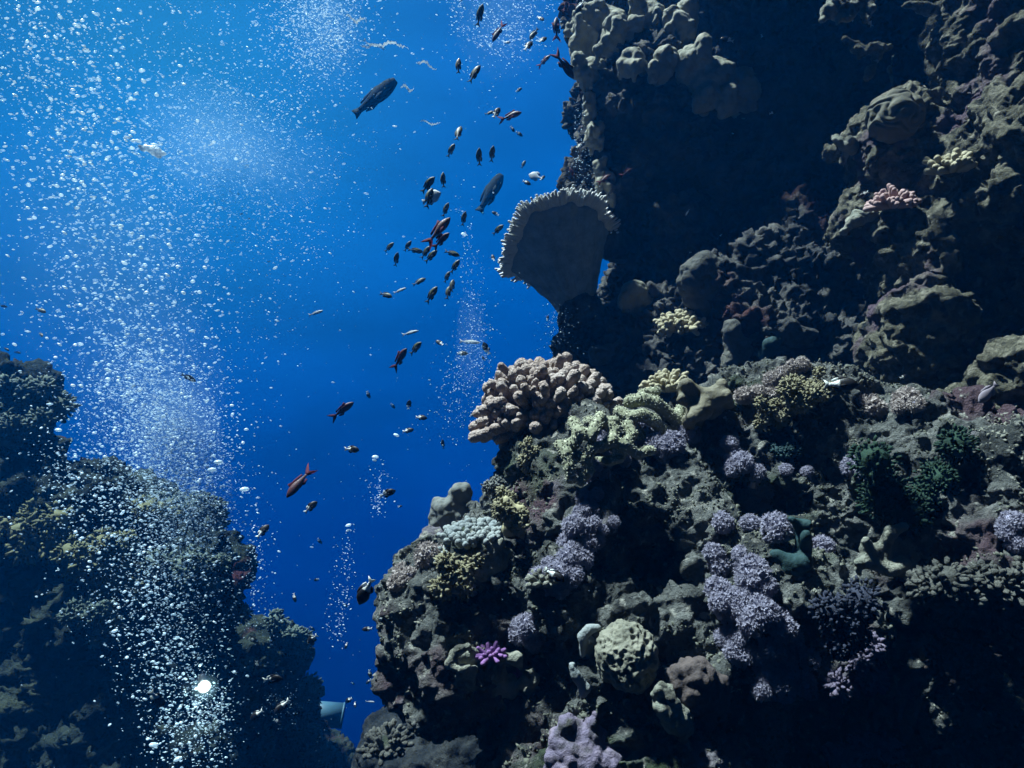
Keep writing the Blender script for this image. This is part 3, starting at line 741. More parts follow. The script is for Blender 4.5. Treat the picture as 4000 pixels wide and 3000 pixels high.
lobes('brown_mound_coral', 2730,2690,1.42, [(2650,2650,0,2720,2640,0,50,60),(2720,2640,0,2800,2680,.02,60,50),(2700,2720,0,2790,2740,.02,70,60),(2760,2800,.02,2800,2820,.03,50,36)],
    M['brown'], 'dull brown mound coral with bumpy skin right of the knobby finger coral', 'coral', part='mound', wob=0.004, lump=0.014, lump_s=0.022, h=0.008)
lobes('bumpy_dome_coral', 1900,2190,1.66, [(1850,2200,0,1900,2150,.02,30,34),(1900,2150,.02,1950,2130,.03,30,22),(1880,2230,.0,1940,2200,.03,36,40),(1860,2260,.02,1880,2290,.03,30,24),(1960,2170,.05,1990,2160,.06,26,20)],
    M['pale'], 'pale bumpy dome coral above the dark hollow of the left shoulder', 'coral', part='dome', wob=0.003, lump=0.013, lump_s=0.022)
lobes('sponge', 1800,1960,1.98, [(1800,1928,0,1802,1985,0,43,45),(1802,2010,0.01,1800,2100,.03,58,72),(1718,1972,.02,1722,2100,.04,32,52),(1740,1975,-.01,1775,2060,.0,36,52),(1700,2010,0.02,1705,2110,.03,24,44),(1830,2005,-.02,1845,2090,-.01,34,40),(1850,1990,.03,1905,1990,.05,24,15),(1702,1958,.05,1712,1980,.05,14,22),
    (1850,2030,.04,1885,2060,.04,40,34),(1700,2070,.05,1715,2120,.05,36,36)],
    M['sponge'], 'smooth round-topped grey sponge standing up against the open water', 'sponge', part='body', wob=0.012, wob_s=0.06, lump=0.006, lump_s=0.025)
lobes('cup_coral', 1810,2560,1.52, [(1752,2590,0,1790,2540,-.01,14,14),(1790,2540,-.01,1830,2522,0,14,12),(1760,2600,.0,1800,2615,-.02,12,12),(1830,2530,0.02,1862,2550,.03,12,12),(1785,2570,.04,1845,2570,.05,42,36),
    (1800,2640,.0,1825,2605,-.02,14,14),(1830,2640,.02,1850,2620,0,22,20),(1790,2670,0,1830,2680,0,16,18),(1810,2640,.04,1860,2660,.05,40,40)],
    M['pale'], 'pale cup coral with a raised rim beside the purple finger coral', 'coral', part='cup', wob=0.003, h=0.005, k=0.006)
lobes('stubby_pale_coral', 1985,2650,1.48, [(1945,2560,0,1955,2620,.02,12,18),(1965,2560,0,1990,2580,.01,12,16),(1990,2575,0,2020,2570,.0,14,18),(2020,2570,0,2030,2600,.01,16,14),(1890,2650,0,1940,2630,.0,14,16),(1940,2630,0,1960,2680,.02,16,20),
    (1960,2690,0.02,2000,2720,.02,16,14),(2000,2640,.02,2010,2690,.02,12,14),(2030,2680,.0,2060,2640,.01,14,12),(2060,2640,.01,2080,2620,0,12,9),(2080,2680,0,2100,2650,0,14,14),(2060,2700,.02,2100,2690,.02,16,14),
    (1900,2690,0,1930,2710,.01,14,14),(1950,2740,.02,1970,2770,.02,14,10),(1940,2660,.05,2070,2690,.05,36,30),(1920,2740,0.01,1915,2760,.01,12,12)],
    M['pale'], 'pale coral with many stubby prongs under the two purple finger corals', 'coral', part='prongs', wob=0.003, h=0.005, k=0.006)
lobes('ear_shaped_coral', 2310,2490,1.42, [(2275,2560,0,2275,2490,0,12,14),(2275,2480,0,2305,2455,0,14,13),(2305,2455,0,2340,2450,.0,12,12),(2290,2520,.02,2300,2560,.03,22,20),(2295,2490,.03,2310,2500,.03,20,24)],
    M['bluegrey'], 'small ear-shaped grey coral left of the honeycomb coral', 'coral', part='fold', wob=0.002, h=0.005, k=0.006)
lobes('drooping_knob_coral', 2260,2670,1.36, [(2235,2600,0,2250,2640,0,14,14),(2250,2640,0,2285,2690,0,16,18),(2285,2690,0,2275,2720,0,14,10)],
    M['bluegrey'], 'small drooping grey coral knob below the ear-shaped coral', 'coral', part='knob', wob=0.002, h=0.005, k=0.006)
lobes('yellow_soft_coral', 2000,2020,1.75, [(1990,2065,0,2010,2010,.0,34,24),(2010,2010,0,1985,1965,.0,22,14),(2010,2010,0,2040,1985,0,20,14),(1985,1965,0,1975,1945,0,14,9)],
    M['trunk'], 'smooth pale yellow soft coral stem forking among brown bushy coral', 'soft coral', part='stem', wob=0.001)
lobes('knob_topped_coral', 2480,1160,3.1, [(2445,1150,0,2470,1125,0,22,26),(2470,1125,0,2510,1130,.0,26,22),(2430,1180,0,2450,1200,.02,22,24),(2500,1160,.02,2540,1180,.03,24,20),(2480,1170,.05,2480,1240,.08,40,30),(2470,1230,.1,2500,1330,.2,36,44)],
    M['porites'], 'grey knobby coral stump in front of the dark wall', 'coral', part='knobs', wob=0.004, lump=0.02, lump_s=0.045, h=0.012, k=0.012)
lobes('ledge_coral', 2400,1370,3.1, [(2320,1370,0,2380,1370,.02,20,16),(2380,1370,.02,2440,1330,.05,16,16),(2440,1330,.05,2480,1310,.07,14,14),(2330,1400,.03,2420,1380,.1,30,30)],
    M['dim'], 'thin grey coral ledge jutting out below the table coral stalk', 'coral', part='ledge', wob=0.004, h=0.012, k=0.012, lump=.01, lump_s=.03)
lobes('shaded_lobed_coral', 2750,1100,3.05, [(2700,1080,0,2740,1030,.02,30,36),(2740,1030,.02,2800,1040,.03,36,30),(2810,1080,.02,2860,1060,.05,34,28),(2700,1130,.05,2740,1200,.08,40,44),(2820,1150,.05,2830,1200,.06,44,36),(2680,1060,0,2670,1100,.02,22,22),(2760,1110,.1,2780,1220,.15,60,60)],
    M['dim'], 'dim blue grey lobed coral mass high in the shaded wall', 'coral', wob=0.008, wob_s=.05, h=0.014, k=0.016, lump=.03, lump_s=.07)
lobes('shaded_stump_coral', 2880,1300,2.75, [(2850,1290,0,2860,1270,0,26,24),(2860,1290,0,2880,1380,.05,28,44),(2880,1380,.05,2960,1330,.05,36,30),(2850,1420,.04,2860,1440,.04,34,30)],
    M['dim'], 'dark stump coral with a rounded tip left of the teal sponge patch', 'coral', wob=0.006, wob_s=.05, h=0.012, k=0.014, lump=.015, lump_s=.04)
lobes('teal_sponge', 3020,1330,2.7, [(3000,1335,0,3040,1325,0,16,16),(3000,1355,0.0,3030,1350,0,16,14),(2985,1385,.02,3010,1380,.02,22,18)],
    M['teal'], 'small teal sponge patch deep in the shaded wall', 'sponge', part='body', wob=0.003, h=0.010, k=0.012)
lobes('shaded_plate_coral', 3080,1290,2.75, [(3000,1290,.05,3080,1270,0,26,22),(3080,1270,0,3130,1300,.02,22,20),(3130,1310,.02,3190,1300,0,20,12),(3050,1320,.05,3150,1340,.05,30,24)],
    M['dark_rock'], 'dark ragged plate coral above the teal sponge patch', 'coral', part='plate', wob=0.010, wob_s=.05, h=0.012, k=0.014, lump=.015, lump_s=.035)

# --- ridge-top brain coral and honeycomb mound
def honeycomb():
    d = seat(2450, 2560, 1.44, 0.5, -0.015, 80); o = empty('honeycomb_coral', P(2450,2560,d)); tag(o, 'round honeycomb coral mound with pitted olive surface', 'coral')
    V, T = ico(6); V = V.copy()
    rad = np.array((118*K*d, 0.075, 126*K*d))
    q = V.astype(np.float32)*rad.astype(np.float32)
    F1, F2 = worley((q+0.004*np.stack([gnoise(q/0.02, s) for s in (1,2,3)], 1))/0.0150, 44); e = np.clip((F2-F1)/0.30, 0, 1)
    lump = 0.12*fbm(V*1.9, 3, 6)+0.025*gnoise(q/0.007, 8)
    s = 1+lump+0.05*(1-e)-0.27*np.clip(0.50-F1, 0, 1)
    W = V*rad*s[:,None]
    mb = MB(); mb.add(W, T); build('pitted_mound', mb, M['honey'], o)
honeycomb()
def brain(px, py, d, rx, ry, label, seed, wl=0.013):
    d = seat(px, py, d, 0.6, 0.0)
    o = empty('brain_coral', P(px,py,d)); tag(o, label, 'coral')
    V, T = ico(6); rad = np.array((rx*K*d, rx*K*d, ry*K*d)); q = (V*rad).astype(np.float32)
    w = gnoise(q/0.05, seed)*2.2
    rid = np.abs(np.sin((q[:,2]*1.0+q[:,0]*0.35)/wl+w*2.0))
    W = V*rad*(1+0.08*fbm(V*1.5, 2, seed)+0.11*(rid-0.5))[:,None]
    mb = MB(); mb.add(W, T); build('ridged_mound', mb, M['brain'], o)
brain(3495,455,2.28,100,95,'round brain coral with winding ridges on the shaded outcrop',3)

# --- finger corals grown on the surface found behind a point
def finger_coral(name, px, py, n, length, rad, spread, mat, label, part='fingers', tip=0.7, flat=0.5, seed=1, base=None, d=None, fork=0.0, cat='coral', up=0.6):
    if d is None:
        o, nrm, dd = put(name, px, py, label, cat); d = dd
    else:
        d = seat(px, py, d, 0.6, -0.015, spread); o = empty(name, P(px,py,d)); tag(o, label, cat); nrm = np.array((-0.1,-0.4,0.9))
    rng = np.random.default_rng(seed); sc = K*d
    g = grow_dir(nrm, up); f = frame_of(g); mb = MB()
    dirs = fib_dirs(n, flat)
    for v in dirs:
        v = v+rng.normal(size=3)*0.10
        w = v[0]*f[0]+v[1]*f[1]+v[2]*f[2]; w /= np.linalg.norm(w)
        root = (v[0]*f[0]+v[1]*f[1])*spread*sc*0.75-g*rad*sc
        L = length*sc*rng.uniform(0.75,1.2)
        tipp = root+w*L
        V, F = finger(root, tipp, rad*sc, rad*sc*tip*rng.uniform(0.85,1.15), 9, 5)
        V = V+0.12*rad*sc*np.stack([gnoise(V/(rad*sc*0.9)+seed, s) for s in (4,5,6)], 1)
        mb.add(V, F)
        if rng.random() < fork:
            for _ in range(2):
                w2 = w+rng.normal(size=3)*0.55; w2 /= np.linalg.norm(w2)
                r0 = root+w*L*rng.uniform(0.5,0.8)
                V, F = finger(r0, r0+w2*L*0.45, rad*sc*0.8, rad*sc*tip*0.8, 8, 4); mb.add(V, F)
    build(part, mb, mat, o)
    b = MB(); V, T = ico(3); rr = (base or spread)*sc
    W = V*np.array((rr,rr,rr*0.6)); W = W*(1+0.2*fbm(V*2.2, 2, seed))[:,None]
    b.add(W@f-g*rr*0.3, T); build('base', b, M['rock'], o)
    return o
finger_coral('finger_coral',1915,2550,24,40,13,27,M['purple'],'bright purple finger coral growing beside the pale cup coral',tip=0.62,flat=0.1,seed=4,d=1.50)
finger_coral('finger_coral',2038,2650,13,34,13,26,M['magenta'],'small magenta finger coral, lower of the two purplish ones',tip=0.62,flat=0.2,seed=5,d=1.48)
finger_coral('finger_coral',1850,2090,150,50,15,120,M['bluegrey'],'broad blue grey field of stubby fingers behind the pale bumpy dome',tip=0.8,flat=0.55,seed=6,d=1.84)
finger_coral('finger_coral',1730,2170,40,36,14,55,M['bluegrey'],'smaller patch of blue grey fingers above the pale tufted pom-poms',tip=0.8,flat=0.4,seed=16,d=1.80)
finger_coral('branching_coral',2610,1505,34,62,13,34,M['cream'],'cream branching coral poking up left of the smooth tan lobes',tip=0.8,flat=0.2,seed=7,d=2.0,fork=0.9)
finger_coral('branching_coral',2660,1275,60,62,12,40,M['cream'],'cream branching coral glowing against the dark middle wall',tip=0.95,flat=0.0,seed=8,d=2.85,fork=0.7)
finger_coral('branching_coral',3720,650,46,60,15,44,M['cream'],'cream branching coral perched on the right outcrop',tip=0.8,flat=0.0,seed=9,d=2.1,fork=0.5)
finger_coral('branching_coral',3490,790,40,60,14,40,M['pink'],'pinkish branching coral below the brain coral',tip=0.8,flat=-0.1,seed=10,d=2.2,fork=0.5)
finger_coral('branching_coral',1510,2900,50,50,12,60,M['dim'],'dim branching coral on the low dark shelf',tip=0.8,flat=0.0,seed=12,d=2.1,fork=0.6)
finger_coral('finger_coral',2120,2260,22,34,12,40,M['pale'],'pale stub-fingered coral just behind the black and white fish',tip=0.9,flat=0.1,seed=13,d=1.62)

# --- bushy corals made of many small knotted polyps
def bushy(px, py, r, n, mat, label, seed, d=None, name='bushy_coral', asp=(1,0.7,0.8), ps=0.10, part='polyps', cat='soft coral', lift=0.3, lower=0.0):
    if d is None:
        while cast(px, py) is None: px += -15 if px < 1400 else 15      # slide on to the rock
        d = seat(px, py, cast(px, py)[2], 0.5, -0.012-lower, r*0.6)
    else: d = seat(px, py, d)
    o = empty(name, P(px,py,d)); tag(o, label, cat)
    R = r*K*d; rng = np.random.default_rng(seed); mb = MB(); V0, T0 = ico(1)
    lumps = [(rng.normal(size=3)*np.array(asp)*R*0.42, R*rng.uniform(0.28,0.5)) for _ in range(9)]
    for i in range(n):
        c, lr = lumps[int(rng.integers(9))]
        v = rng.normal(size=3); v /= np.linalg.norm(v)
        p = c+v*lr*rng.uniform(0.75,1.1)
        s = R*ps*rng.uniform(0.6,1.4)
        f = frame_of(v, rng.uniform(0,6))
        W = (V0*(1+0.35*rng.normal(size=(len(V0),1)))*s*np.array((0.7,0.7,1.3)))@f+p
        mb.add(W+np.array((0,0,lift*R)), T0)
    build(part, mb, mat, o)
    b = MB(); V, T = ico(3)
    for c, lr in lumps: b.add(V*lr*0.70*(1+0.25*fbm(V*3, 3, seed))[:,None]+c+np.array((0,0,lift*R)), T)
    build('core', b, mat, o)
    return o
bushy(2030,2060,90,900,M['bush'],'brown bushy coral wrapped round the pale yellow stem',21,d=1.74)
bushy(1975,1990,62,600,M['bush'],'brown bushy coral tuft above the pale yellow stem',28,d=1.85)
bushy(1770,2275,85,800,M['bush'],'olive bushy coral between the pale tufted pom-poms and the dark hollow',22)
bushy(3140,1590,95,1000,M['bush'],'creamy bushy coral crusting the top of the right ridge',23,ps=0.07)
bushy(3190,1530,60,600,M['bush'],'creamy bushy coral tuft just under the black fish with the white tail',29,ps=0.08)
bushy(3010,1640,70,700,M['bush'],'tan bushy coral lower on the ridge left of the teal patch',24,ps=0.07)
bushy(2060,1790,60,500,M['bush'],'feathery yellow coral hanging behind the dark pedestal',25,d=2.25,asp=(0.7,0.5,1.2))
bushy(3550,1870,190,1800,M['green'],'wide dark green polyp coral under the flat ridge',26,ps=0.04,asp=(1.1,0.25,0.8),lift=0.0)
bushy(3080,1765,60,500,M['teal'],'small teal encrusting coral on the slope above the bluish pom-poms',27,ps=0.09,asp=(1.1,0.4,0.7),lift=0.0)
bushy(1930,1895,50,500,M['sponge'],'dark knotted coral tuft between the sponge and the pedestal',30,d=2.0,lift=0.0)
bushy(3290,2440,150,1300,M['blue'],'dark blue knobby coral right of the crowded lavender cluster',31,ps=0.06,asp=(0.9,0.26,0.9),lift=0.0,lower=0.07)
bushy(3360,2640,120,800,M['lavlump'],'mauve ragged coral under the dark blue knobby coral',32,ps=0.09,asp=(0.9,0.4,0.9),lift=0.0)
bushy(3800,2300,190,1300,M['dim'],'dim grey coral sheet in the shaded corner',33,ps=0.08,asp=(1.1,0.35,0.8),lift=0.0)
bushy(3750,2600,150,900,M['brown'],'dim brown dome coral at the shaded foot of the slope',34,ps=0.09,asp=(1,0.4,0.8),lift=0.0)
for i, (x, y, r, m, t) in enumerate([(170,2140,150,'farbush','yellow green bushy coral on the left reef, at the frame edge'),(330,2210,120,'farbush','yellow green bushy coral in the middle of the left reef'),
        (480,2260,130,'farbush','long yellow green bushy coral right of its neighbours on the left reef'),(60,2060,110,'farbush','tall greenish coral bush below the upper dome of the left reef'),
        (120,1560,130,'farteal','grey teal coral crown on the upper left reef'),(60,1690,110,'farteal','grey teal coral lump under the crown of the left reef'),
        (700,2200,110,'farteal','dim teal coral tuft on the bubbly side of the left reef'),(800,2230,90,'farteal','pale teal coral patch near the right brow of the left reef'),
        (330,2420,90,'farteal','thin pale coral sprig in the dark lower left reef'),(880,2060,80,'farteal','dark coral tuft on the top right brow of the left reef'),(700,2010,110,'farteal','teal coral hump on the crest of the left reef'),
        (420,2480,80,'farteal','pale teal coral patch under the bubbles low on the left reef'),(570,2030,110,'farbush','greenish coral tuft on the crest among thick bubbles'),(300,2120,90,'farteal','grey coral tuft between the two yellow green bushes'),
        (890,2400,80,'farteal','dark coral tuft on the overhanging brow of the left reef')]):
    bushy(x, y, r, 700, M[m], t, 60+i, ps=0.075, lift=0.1)
for i, (x, y, r, dd, t) in enumerate([(1090,2480,90,5.8,'ragged teal coral on top of the small ledge'),(1160,2530,70,5.9,'teal coral tip at the right end of the small ledge'),(960,2600,90,5.7,'dim teal coral on the left flank of the small ledge'),
        (1190,2720,75,6.4,'teal coral head standing in front of the pale pipe'),(1170,2850,70,6.3,'dark teal coral under the pale pipe'),(1020,2920,80,6.0,'teal coral hummock at the bottom of the channel'),(1260,2950,70,6.2,'low teal coral mound at the foot of the channel')]):
    bushy(x, y, r, 600, M['farteal'], t, 90+i, d=dd, ps=0.085, lift=0.0)

# --- lobed columns along the top edge of the wall
def columns(px, py, d, spots, label, seed):
    d = seat(px, py, d, 0.6, -0.05, 80)
    o = empty('lobed_coral', P(px,py,d)); tag(o, label, 'coral'); org = P(px,py,d); pr = []
    rng = np.random.default_rng(seed)
    for (x, y, r, L) in spots:
        a = P(x,y,d+rng.uniform(-.05,.05))-org; b = P(x+rng.uniform(-10,10), y+L, d+0.12)-org
        pr.append(('c', a, b, r*K*d, r*K*d*0.9))
        for _ in range(4):
            q = a+(rng.normal(size=3)*np.array((0.7,0.5,0.6))+np.array((0,-0.2,-0.3)))*r*K*d
            pr.append(('c', q, q+np.array((0,0.01,-0.05)), r*K*d*0.5, r*K*d*0.4))
    sdf_part('columns', pr, 0.012, 0.006, M['porites'], o, 0.010, 0.05, 1, lump=0.016, lump_s=0.045)
columns(2340,80,3.5,[(2330,55,44,120),(2290,40,30,60),(2380,70,40,110),(2270,75,30,60)],'cluster of rounded coral columns at the top corner of the wall',1)
columns(2270,160,3.5,[(2265,120,32,50),(2295,140,36,80),(2250,165,22,40),(2255,200,22,40),(2262,90,26,40)],'knobby coral columns along the outer edge of the wall',2)
columns(2420,110,3.45,[(2410,90,46,160),(2440,130,40,140),(2400,160,34,120),(2370,180,30,80)],'tall ribbed coral columns second from the wall edge',3)
columns(2310,280,3.45,[(2310,260,36,60),(2335,275,34,60),(2290,285,24,50),(2260,230,28,60)],'small bright cluster of coral knobs below the wall edge columns',4)
columns(2520,90,3.4,[(2505,40,40,150),(2540,50,44,150),(2560,90,30,120),(2480,90,28,140)],'broad coral columns in the middle of the wall top',5)
columns(2640,90,3.4,[(2625,60,34,120),(2660,80,36,120),(2690,30,40,100),(2600,130,26,70)],'narrower coral columns right of the broad ones at the wall top',6)
columns(2490,240,3.5,[(2480,210,26,60),(2500,240,24,60),(2600,230,50,80),(2440,250,30,60)],'dim lower coral columns in the shade under the wall top',7)
columns(2310,470,3.6,[(2300,380,22,40),(2315,440,24,40),(2320,500,26,60),(2325,540,22,40)],'small dark coral knobs stepping down the shaded wall edge',8)
columns(2370,690,3.55,[(2345,640,18,40),(2365,680,24,50),(2385,740,22,40),(2350,700,16,30)],'pale coral knobs on the wall edge above the table coral',9)
columns(2340,790,3.5,[(2330,770,22,30),(2290,775,18,20),(2365,800,24,30),(2345,830,22,30)],'bright coral knobs where the table coral meets the wall',10)
columns(2790,270,3.6,[(2700,240,60,60),(2800,300,70,60),(2900,330,60,80),(2740,330,50,60)],'dim mound of coral lumps in the shaded upper wall',11)

# sun-catching crusts under the top edge, on the overhang
def crust(px, py, d, strokes, label, seed, mat='crust', name='encrusting_coral', lump=0.012):
    d = seat(px, py, d)
    o = empty(name, P(px,py,d)); tag(o, label, 'coral'); org = P(px,py,d)
    pr = [('c', P(a,b,d+z0)-org, P(c,e,d+z1)-org, r*K*d, r2*K*d) for (a,b,z0,c,e,z1,r,r2) in strokes]
    sdf_part('crust', pr, 0.010, 0.009, M[mat], o, 0.008, 0.03, 1, lump=lump, lump_s=0.03)
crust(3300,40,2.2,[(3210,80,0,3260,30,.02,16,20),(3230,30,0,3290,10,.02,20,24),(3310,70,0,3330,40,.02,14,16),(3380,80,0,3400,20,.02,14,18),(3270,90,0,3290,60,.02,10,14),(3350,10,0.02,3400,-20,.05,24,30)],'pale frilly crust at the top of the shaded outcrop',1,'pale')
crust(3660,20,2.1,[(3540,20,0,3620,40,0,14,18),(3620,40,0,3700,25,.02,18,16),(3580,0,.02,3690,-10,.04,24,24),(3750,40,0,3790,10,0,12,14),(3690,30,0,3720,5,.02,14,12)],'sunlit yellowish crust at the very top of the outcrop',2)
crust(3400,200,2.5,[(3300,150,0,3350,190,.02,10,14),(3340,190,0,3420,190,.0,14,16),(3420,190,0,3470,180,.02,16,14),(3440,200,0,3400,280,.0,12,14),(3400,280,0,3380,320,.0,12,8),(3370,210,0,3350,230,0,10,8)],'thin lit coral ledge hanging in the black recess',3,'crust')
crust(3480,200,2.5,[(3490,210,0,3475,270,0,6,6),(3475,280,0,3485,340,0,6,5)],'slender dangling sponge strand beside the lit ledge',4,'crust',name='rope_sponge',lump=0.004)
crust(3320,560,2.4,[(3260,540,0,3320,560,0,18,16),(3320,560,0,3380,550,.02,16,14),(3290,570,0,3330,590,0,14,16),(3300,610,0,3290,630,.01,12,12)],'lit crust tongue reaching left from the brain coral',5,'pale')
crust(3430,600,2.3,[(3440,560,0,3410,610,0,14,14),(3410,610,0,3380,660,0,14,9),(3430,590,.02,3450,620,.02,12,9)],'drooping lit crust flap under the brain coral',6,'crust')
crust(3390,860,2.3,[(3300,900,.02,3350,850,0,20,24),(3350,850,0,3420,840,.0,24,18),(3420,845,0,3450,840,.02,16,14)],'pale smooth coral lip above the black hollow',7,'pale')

# lit rims that make the outcrops' edges
# small growths all over the rock: too many to count
def growths():
    rng = np.random.default_rng(77); mb = MB(); V0, T0 = ico(1)
    N = vnormals(SV, SQ)
    w = np.clip(N[:,2]*0.7-N[:,1]*0.6, 0.05, 1)*(SV[:,1] > 1.0)*(gnoise((SV/0.12).astype(np.float32), 91) > -0.05)
    idx = rng.choice(len(SV), 24000, p=w/w.sum())
    for i in idx:
        s = 0.0024*rng.uniform(0.5,1.0)/rng.uniform(0.35,1.0)
        f = frame_of(N[i]+rng.normal(size=3)*0.4, rng.uniform(0,6))
        W = (V0*(1+0.3*rng.normal(size=(len(V0),1)))*s*np.array((0.8,0.8,rng.uniform(0.7,2.2))))@f+SV[i]
        mb.add(W, T0)
    o = build('reef_turf', mb, M['turf']); o['kind'] = 'stuff'
    tag(o, 'fine knobbly turf crusting the rock of the slope', None)
growths()

# ------------------------------------------------------------------ fish
M['dams'] = split_mat('damselfish_skin', (0.20,0.22,0.05), (0.022,0.035,0.04), 0.14, 0.09, axis=2)  # sunlit back put into the skin as a lighter upper rim
M['damsfin'] = noise_mat('damselfish_fin', [(0.03,0.045,0.05), (0.05,0.07,0.07)], scale=20, bump=0, translucent=0.2)
M['bic'] = split_mat('two_tone_skin', (0.008,0.007,0.008), (1.3,1.35,1.3), -0.05, 0.03)
M['bicfin'] = noise_mat('two_tone_pale_fin', [(1.2,1.3,1.25), (1.4,1.45,1.4)], scale=10, bump=0, translucent=0.35)
M['bicdark'] = noise_mat('two_tone_dark_fin', [(0.008,0.008,0.009), (0.014,0.012,0.012)], scale=10, bump=0)
M['anth'] = split_mat('anthias_skin', (0.13,0.03,0.03), (0.03,0.012,0.03), 0.03, 0.14, axis=2)  # underside darkened in the colour, as if backlit
M['anthfin'] = noise_mat('anthias_fin', [(0.13,0.02,0.045), (0.19,0.035,0.055)], scale=10, bump=0, translucent=0.35)
M['parrot'] = noise_mat('parrotfish_skin', [(0.018,0.035,0.045), (0.03,0.05,0.06)], scale=6, bump=0.2, bump_scale=40, spec=0.02)
M['palefish'] = split_mat('pale_fish_skin', (0.46,0.52,0.55), (0.62,0.68,0.70), 0.1, 0.2)
M['palefin'] = noise_mat('pale_fin', [(0.45,0.52,0.56), (0.55,0.60,0.62)], scale=10, bump=0, translucent=0.3)
M['eye'] = noise_mat('fish_eye', [(0.01,0.01,0.01), (0.02,0.02,0.02)], scale=10, bump=0, rough=0.1, spec=0.6)
M['grey'] = noise_mat('mauve_fish_skin', [(0.30,0.26,0.32), (0.40,0.35,0.40)], scale=6, bump=0.1)

def fish_body(top, bot, wid, x0=0.5, x1=-0.34, n=22, seg=16):
    t = np.linspace(0, 1, n); tt = np.linspace(0, 1, len(top))
    ease = t
    zt = np.interp(ease, tt, top); zb = np.interp(ease, tt, bot); w = np.interp(ease, tt, wid)
    # round the samples a little
    for a in (zt, zb, w):
        a[1:-1] = (a[:-2]+2*a[1:-1]+a[2:])/4
    x = x0+(x1-x0)*t; a = np.arange(seg)*2*PI/seg; V = []
    for i in range(n):
        zc, h = (zt[i]-zb[i])/2, (zt[i]+zb[i])/2
        s, c = np.sin(a), np.cos(a)
        V.append(np.stack([np.full(seg, x[i]), w[i]*np.sign(c)*np.abs(c)**1.1, zc+h*s], 1))
    V = np.concatenate(V); F = []
    for i in range(n-1):
        for j in range(seg):
            k = (j+1) % seg; F.append((i*seg+j, i*seg+k, (i+1)*seg+k, (i+1)*seg+j))
    T = [(0, k+1, k) for k in range(1, seg-1)]+[((n-1)*seg, (n-1)*seg+k, (n-1)*seg+k+1) for k in range(1, seg-1)]
    mb = MB(); mb.add(V, F); mb.add(np.zeros((0,3)), np.array(T)-len(V)) if False else None
    mb.t.append(np.array(T)); return mb
def fin(outline, thick=0.008, y=0.0):
    """a thin fin with a swollen root: outline of (x, z) points"""
    o = np.array(outline, float); n = len(o); c = o.mean(0)
    V = [(p[0], y-thick*0.15, p[1]) for p in o]+[(p[0], y+thick*0.15, p[1]) for p in o]+[(c[0], y-thick, c[1]), (c[0], y+thick, c[1])]
    F = []
    for i in range(n):
        k = (i+1) % n
        F += [(2*n, k, i), (2*n+1, n+i, n+k), (i, k, n+k), (i, n+k, n+i)]
    mb = MB(); mb.add(np.array(V), np.array(F)); return mb
SPEC = {}
def species(key, name, body, fins, mats, eye, cat, length):
    bm, fm, fm2 = mats
    parts = [(n, mesh_from(n, *fin(o, *rest).arrays(), {'b': M[fm], 'd': M[fm2]}[which], smooth=False)) for (n, o, which, *rest) in fins]
    ex, ey, ez, er = eye; V, T = ico(2); eb = MB()
    e1 = MB(); e1.add(V*np.array((er,er*0.5,er))+np.array((ex,ey,ez)), T)
    e2 = MB(); e2.add(V*np.array((er,er*0.5,er))+np.array((ex,-ey,ez)), T)
    parts += [('eye', mesh_from('eye', *e1.arrays(), M['eye'])), ('eye', mesh_from('eye', *e2.arrays(), M['eye']))]
    SPEC[key] = (name, mesh_from(name, *body.arrays(), M[bm]), parts, cat, length)
pect = [(0.16,-0.02),(0.10,0.02),(0.0,0.0),(-0.03,-0.05),(0.03,-0.08),(0.12,-0.06)]
species('dams','damselfish', fish_body([.015,.10,.155,.175,.17,.15,.115,.075,.045,.035],[.015,.075,.12,.145,.145,.13,.10,.065,.04,.035],[.012,.05,.072,.078,.075,.066,.052,.036,.02,.010]),
    [('tail_fin', [(-.32,.032),(-.40,.085),(-.52,.15),(-.46,.06),(-.405,0),(-.46,-.06),(-.52,-.15),(-.40,-.085),(-.32,-.032)],'b'),
     ('dorsal_fin', [(.22,.155),(.15,.205),(.0,.205),(-.12,.17),(-.25,.13),(-.27,.09),(-.2,.07),(0,.13)],'b'),
     ('anal_fin', [(.02,-.13),(-.10,-.17),(-.24,-.13),(-.24,-.07),(-.15,-.07)],'b'),
     ('pectoral_fin', pect,'b',0.006,-0.078)], ('dams','damsfin','damsfin'), (.40,.045,.04,.022), 'fish', 0.080)
species('bic','chromis', fish_body([.02,.13,.19,.215,.21,.185,.14,.09,.055,.042],[.02,.10,.16,.19,.19,.17,.13,.085,.05,.042],[.015,.06,.085,.092,.088,.076,.058,.038,.02,.010]),
    [('tail_fin', [(-.32,.04),(-.40,.095),(-.50,.14),(-.46,.05),(-.43,0),(-.46,-.05),(-.50,-.14),(-.40,-.095),(-.32,-.04)],'b'),
     ('dorsal_fin', [(.24,.185),(.15,.25),(.0,.25),(-.08,.22),(-.08,.13),(.05,.16)],'d'),
     ('rear_dorsal_fin', [(-.08,.22),(-.19,.19),(-.28,.13),(-.24,.07),(-.08,.13)],'b'),
     ('anal_fin', [(.02,-.17),(-.08,-.23),(-.22,-.17),(-.24,-.08),(-.10,-.10)],'d'),
     ('pectoral_fin', pect,'d',0.006,-0.090)], ('bic','bicfin','bicdark'), (.39,.055,.05,.024), 'fish', 0.068)
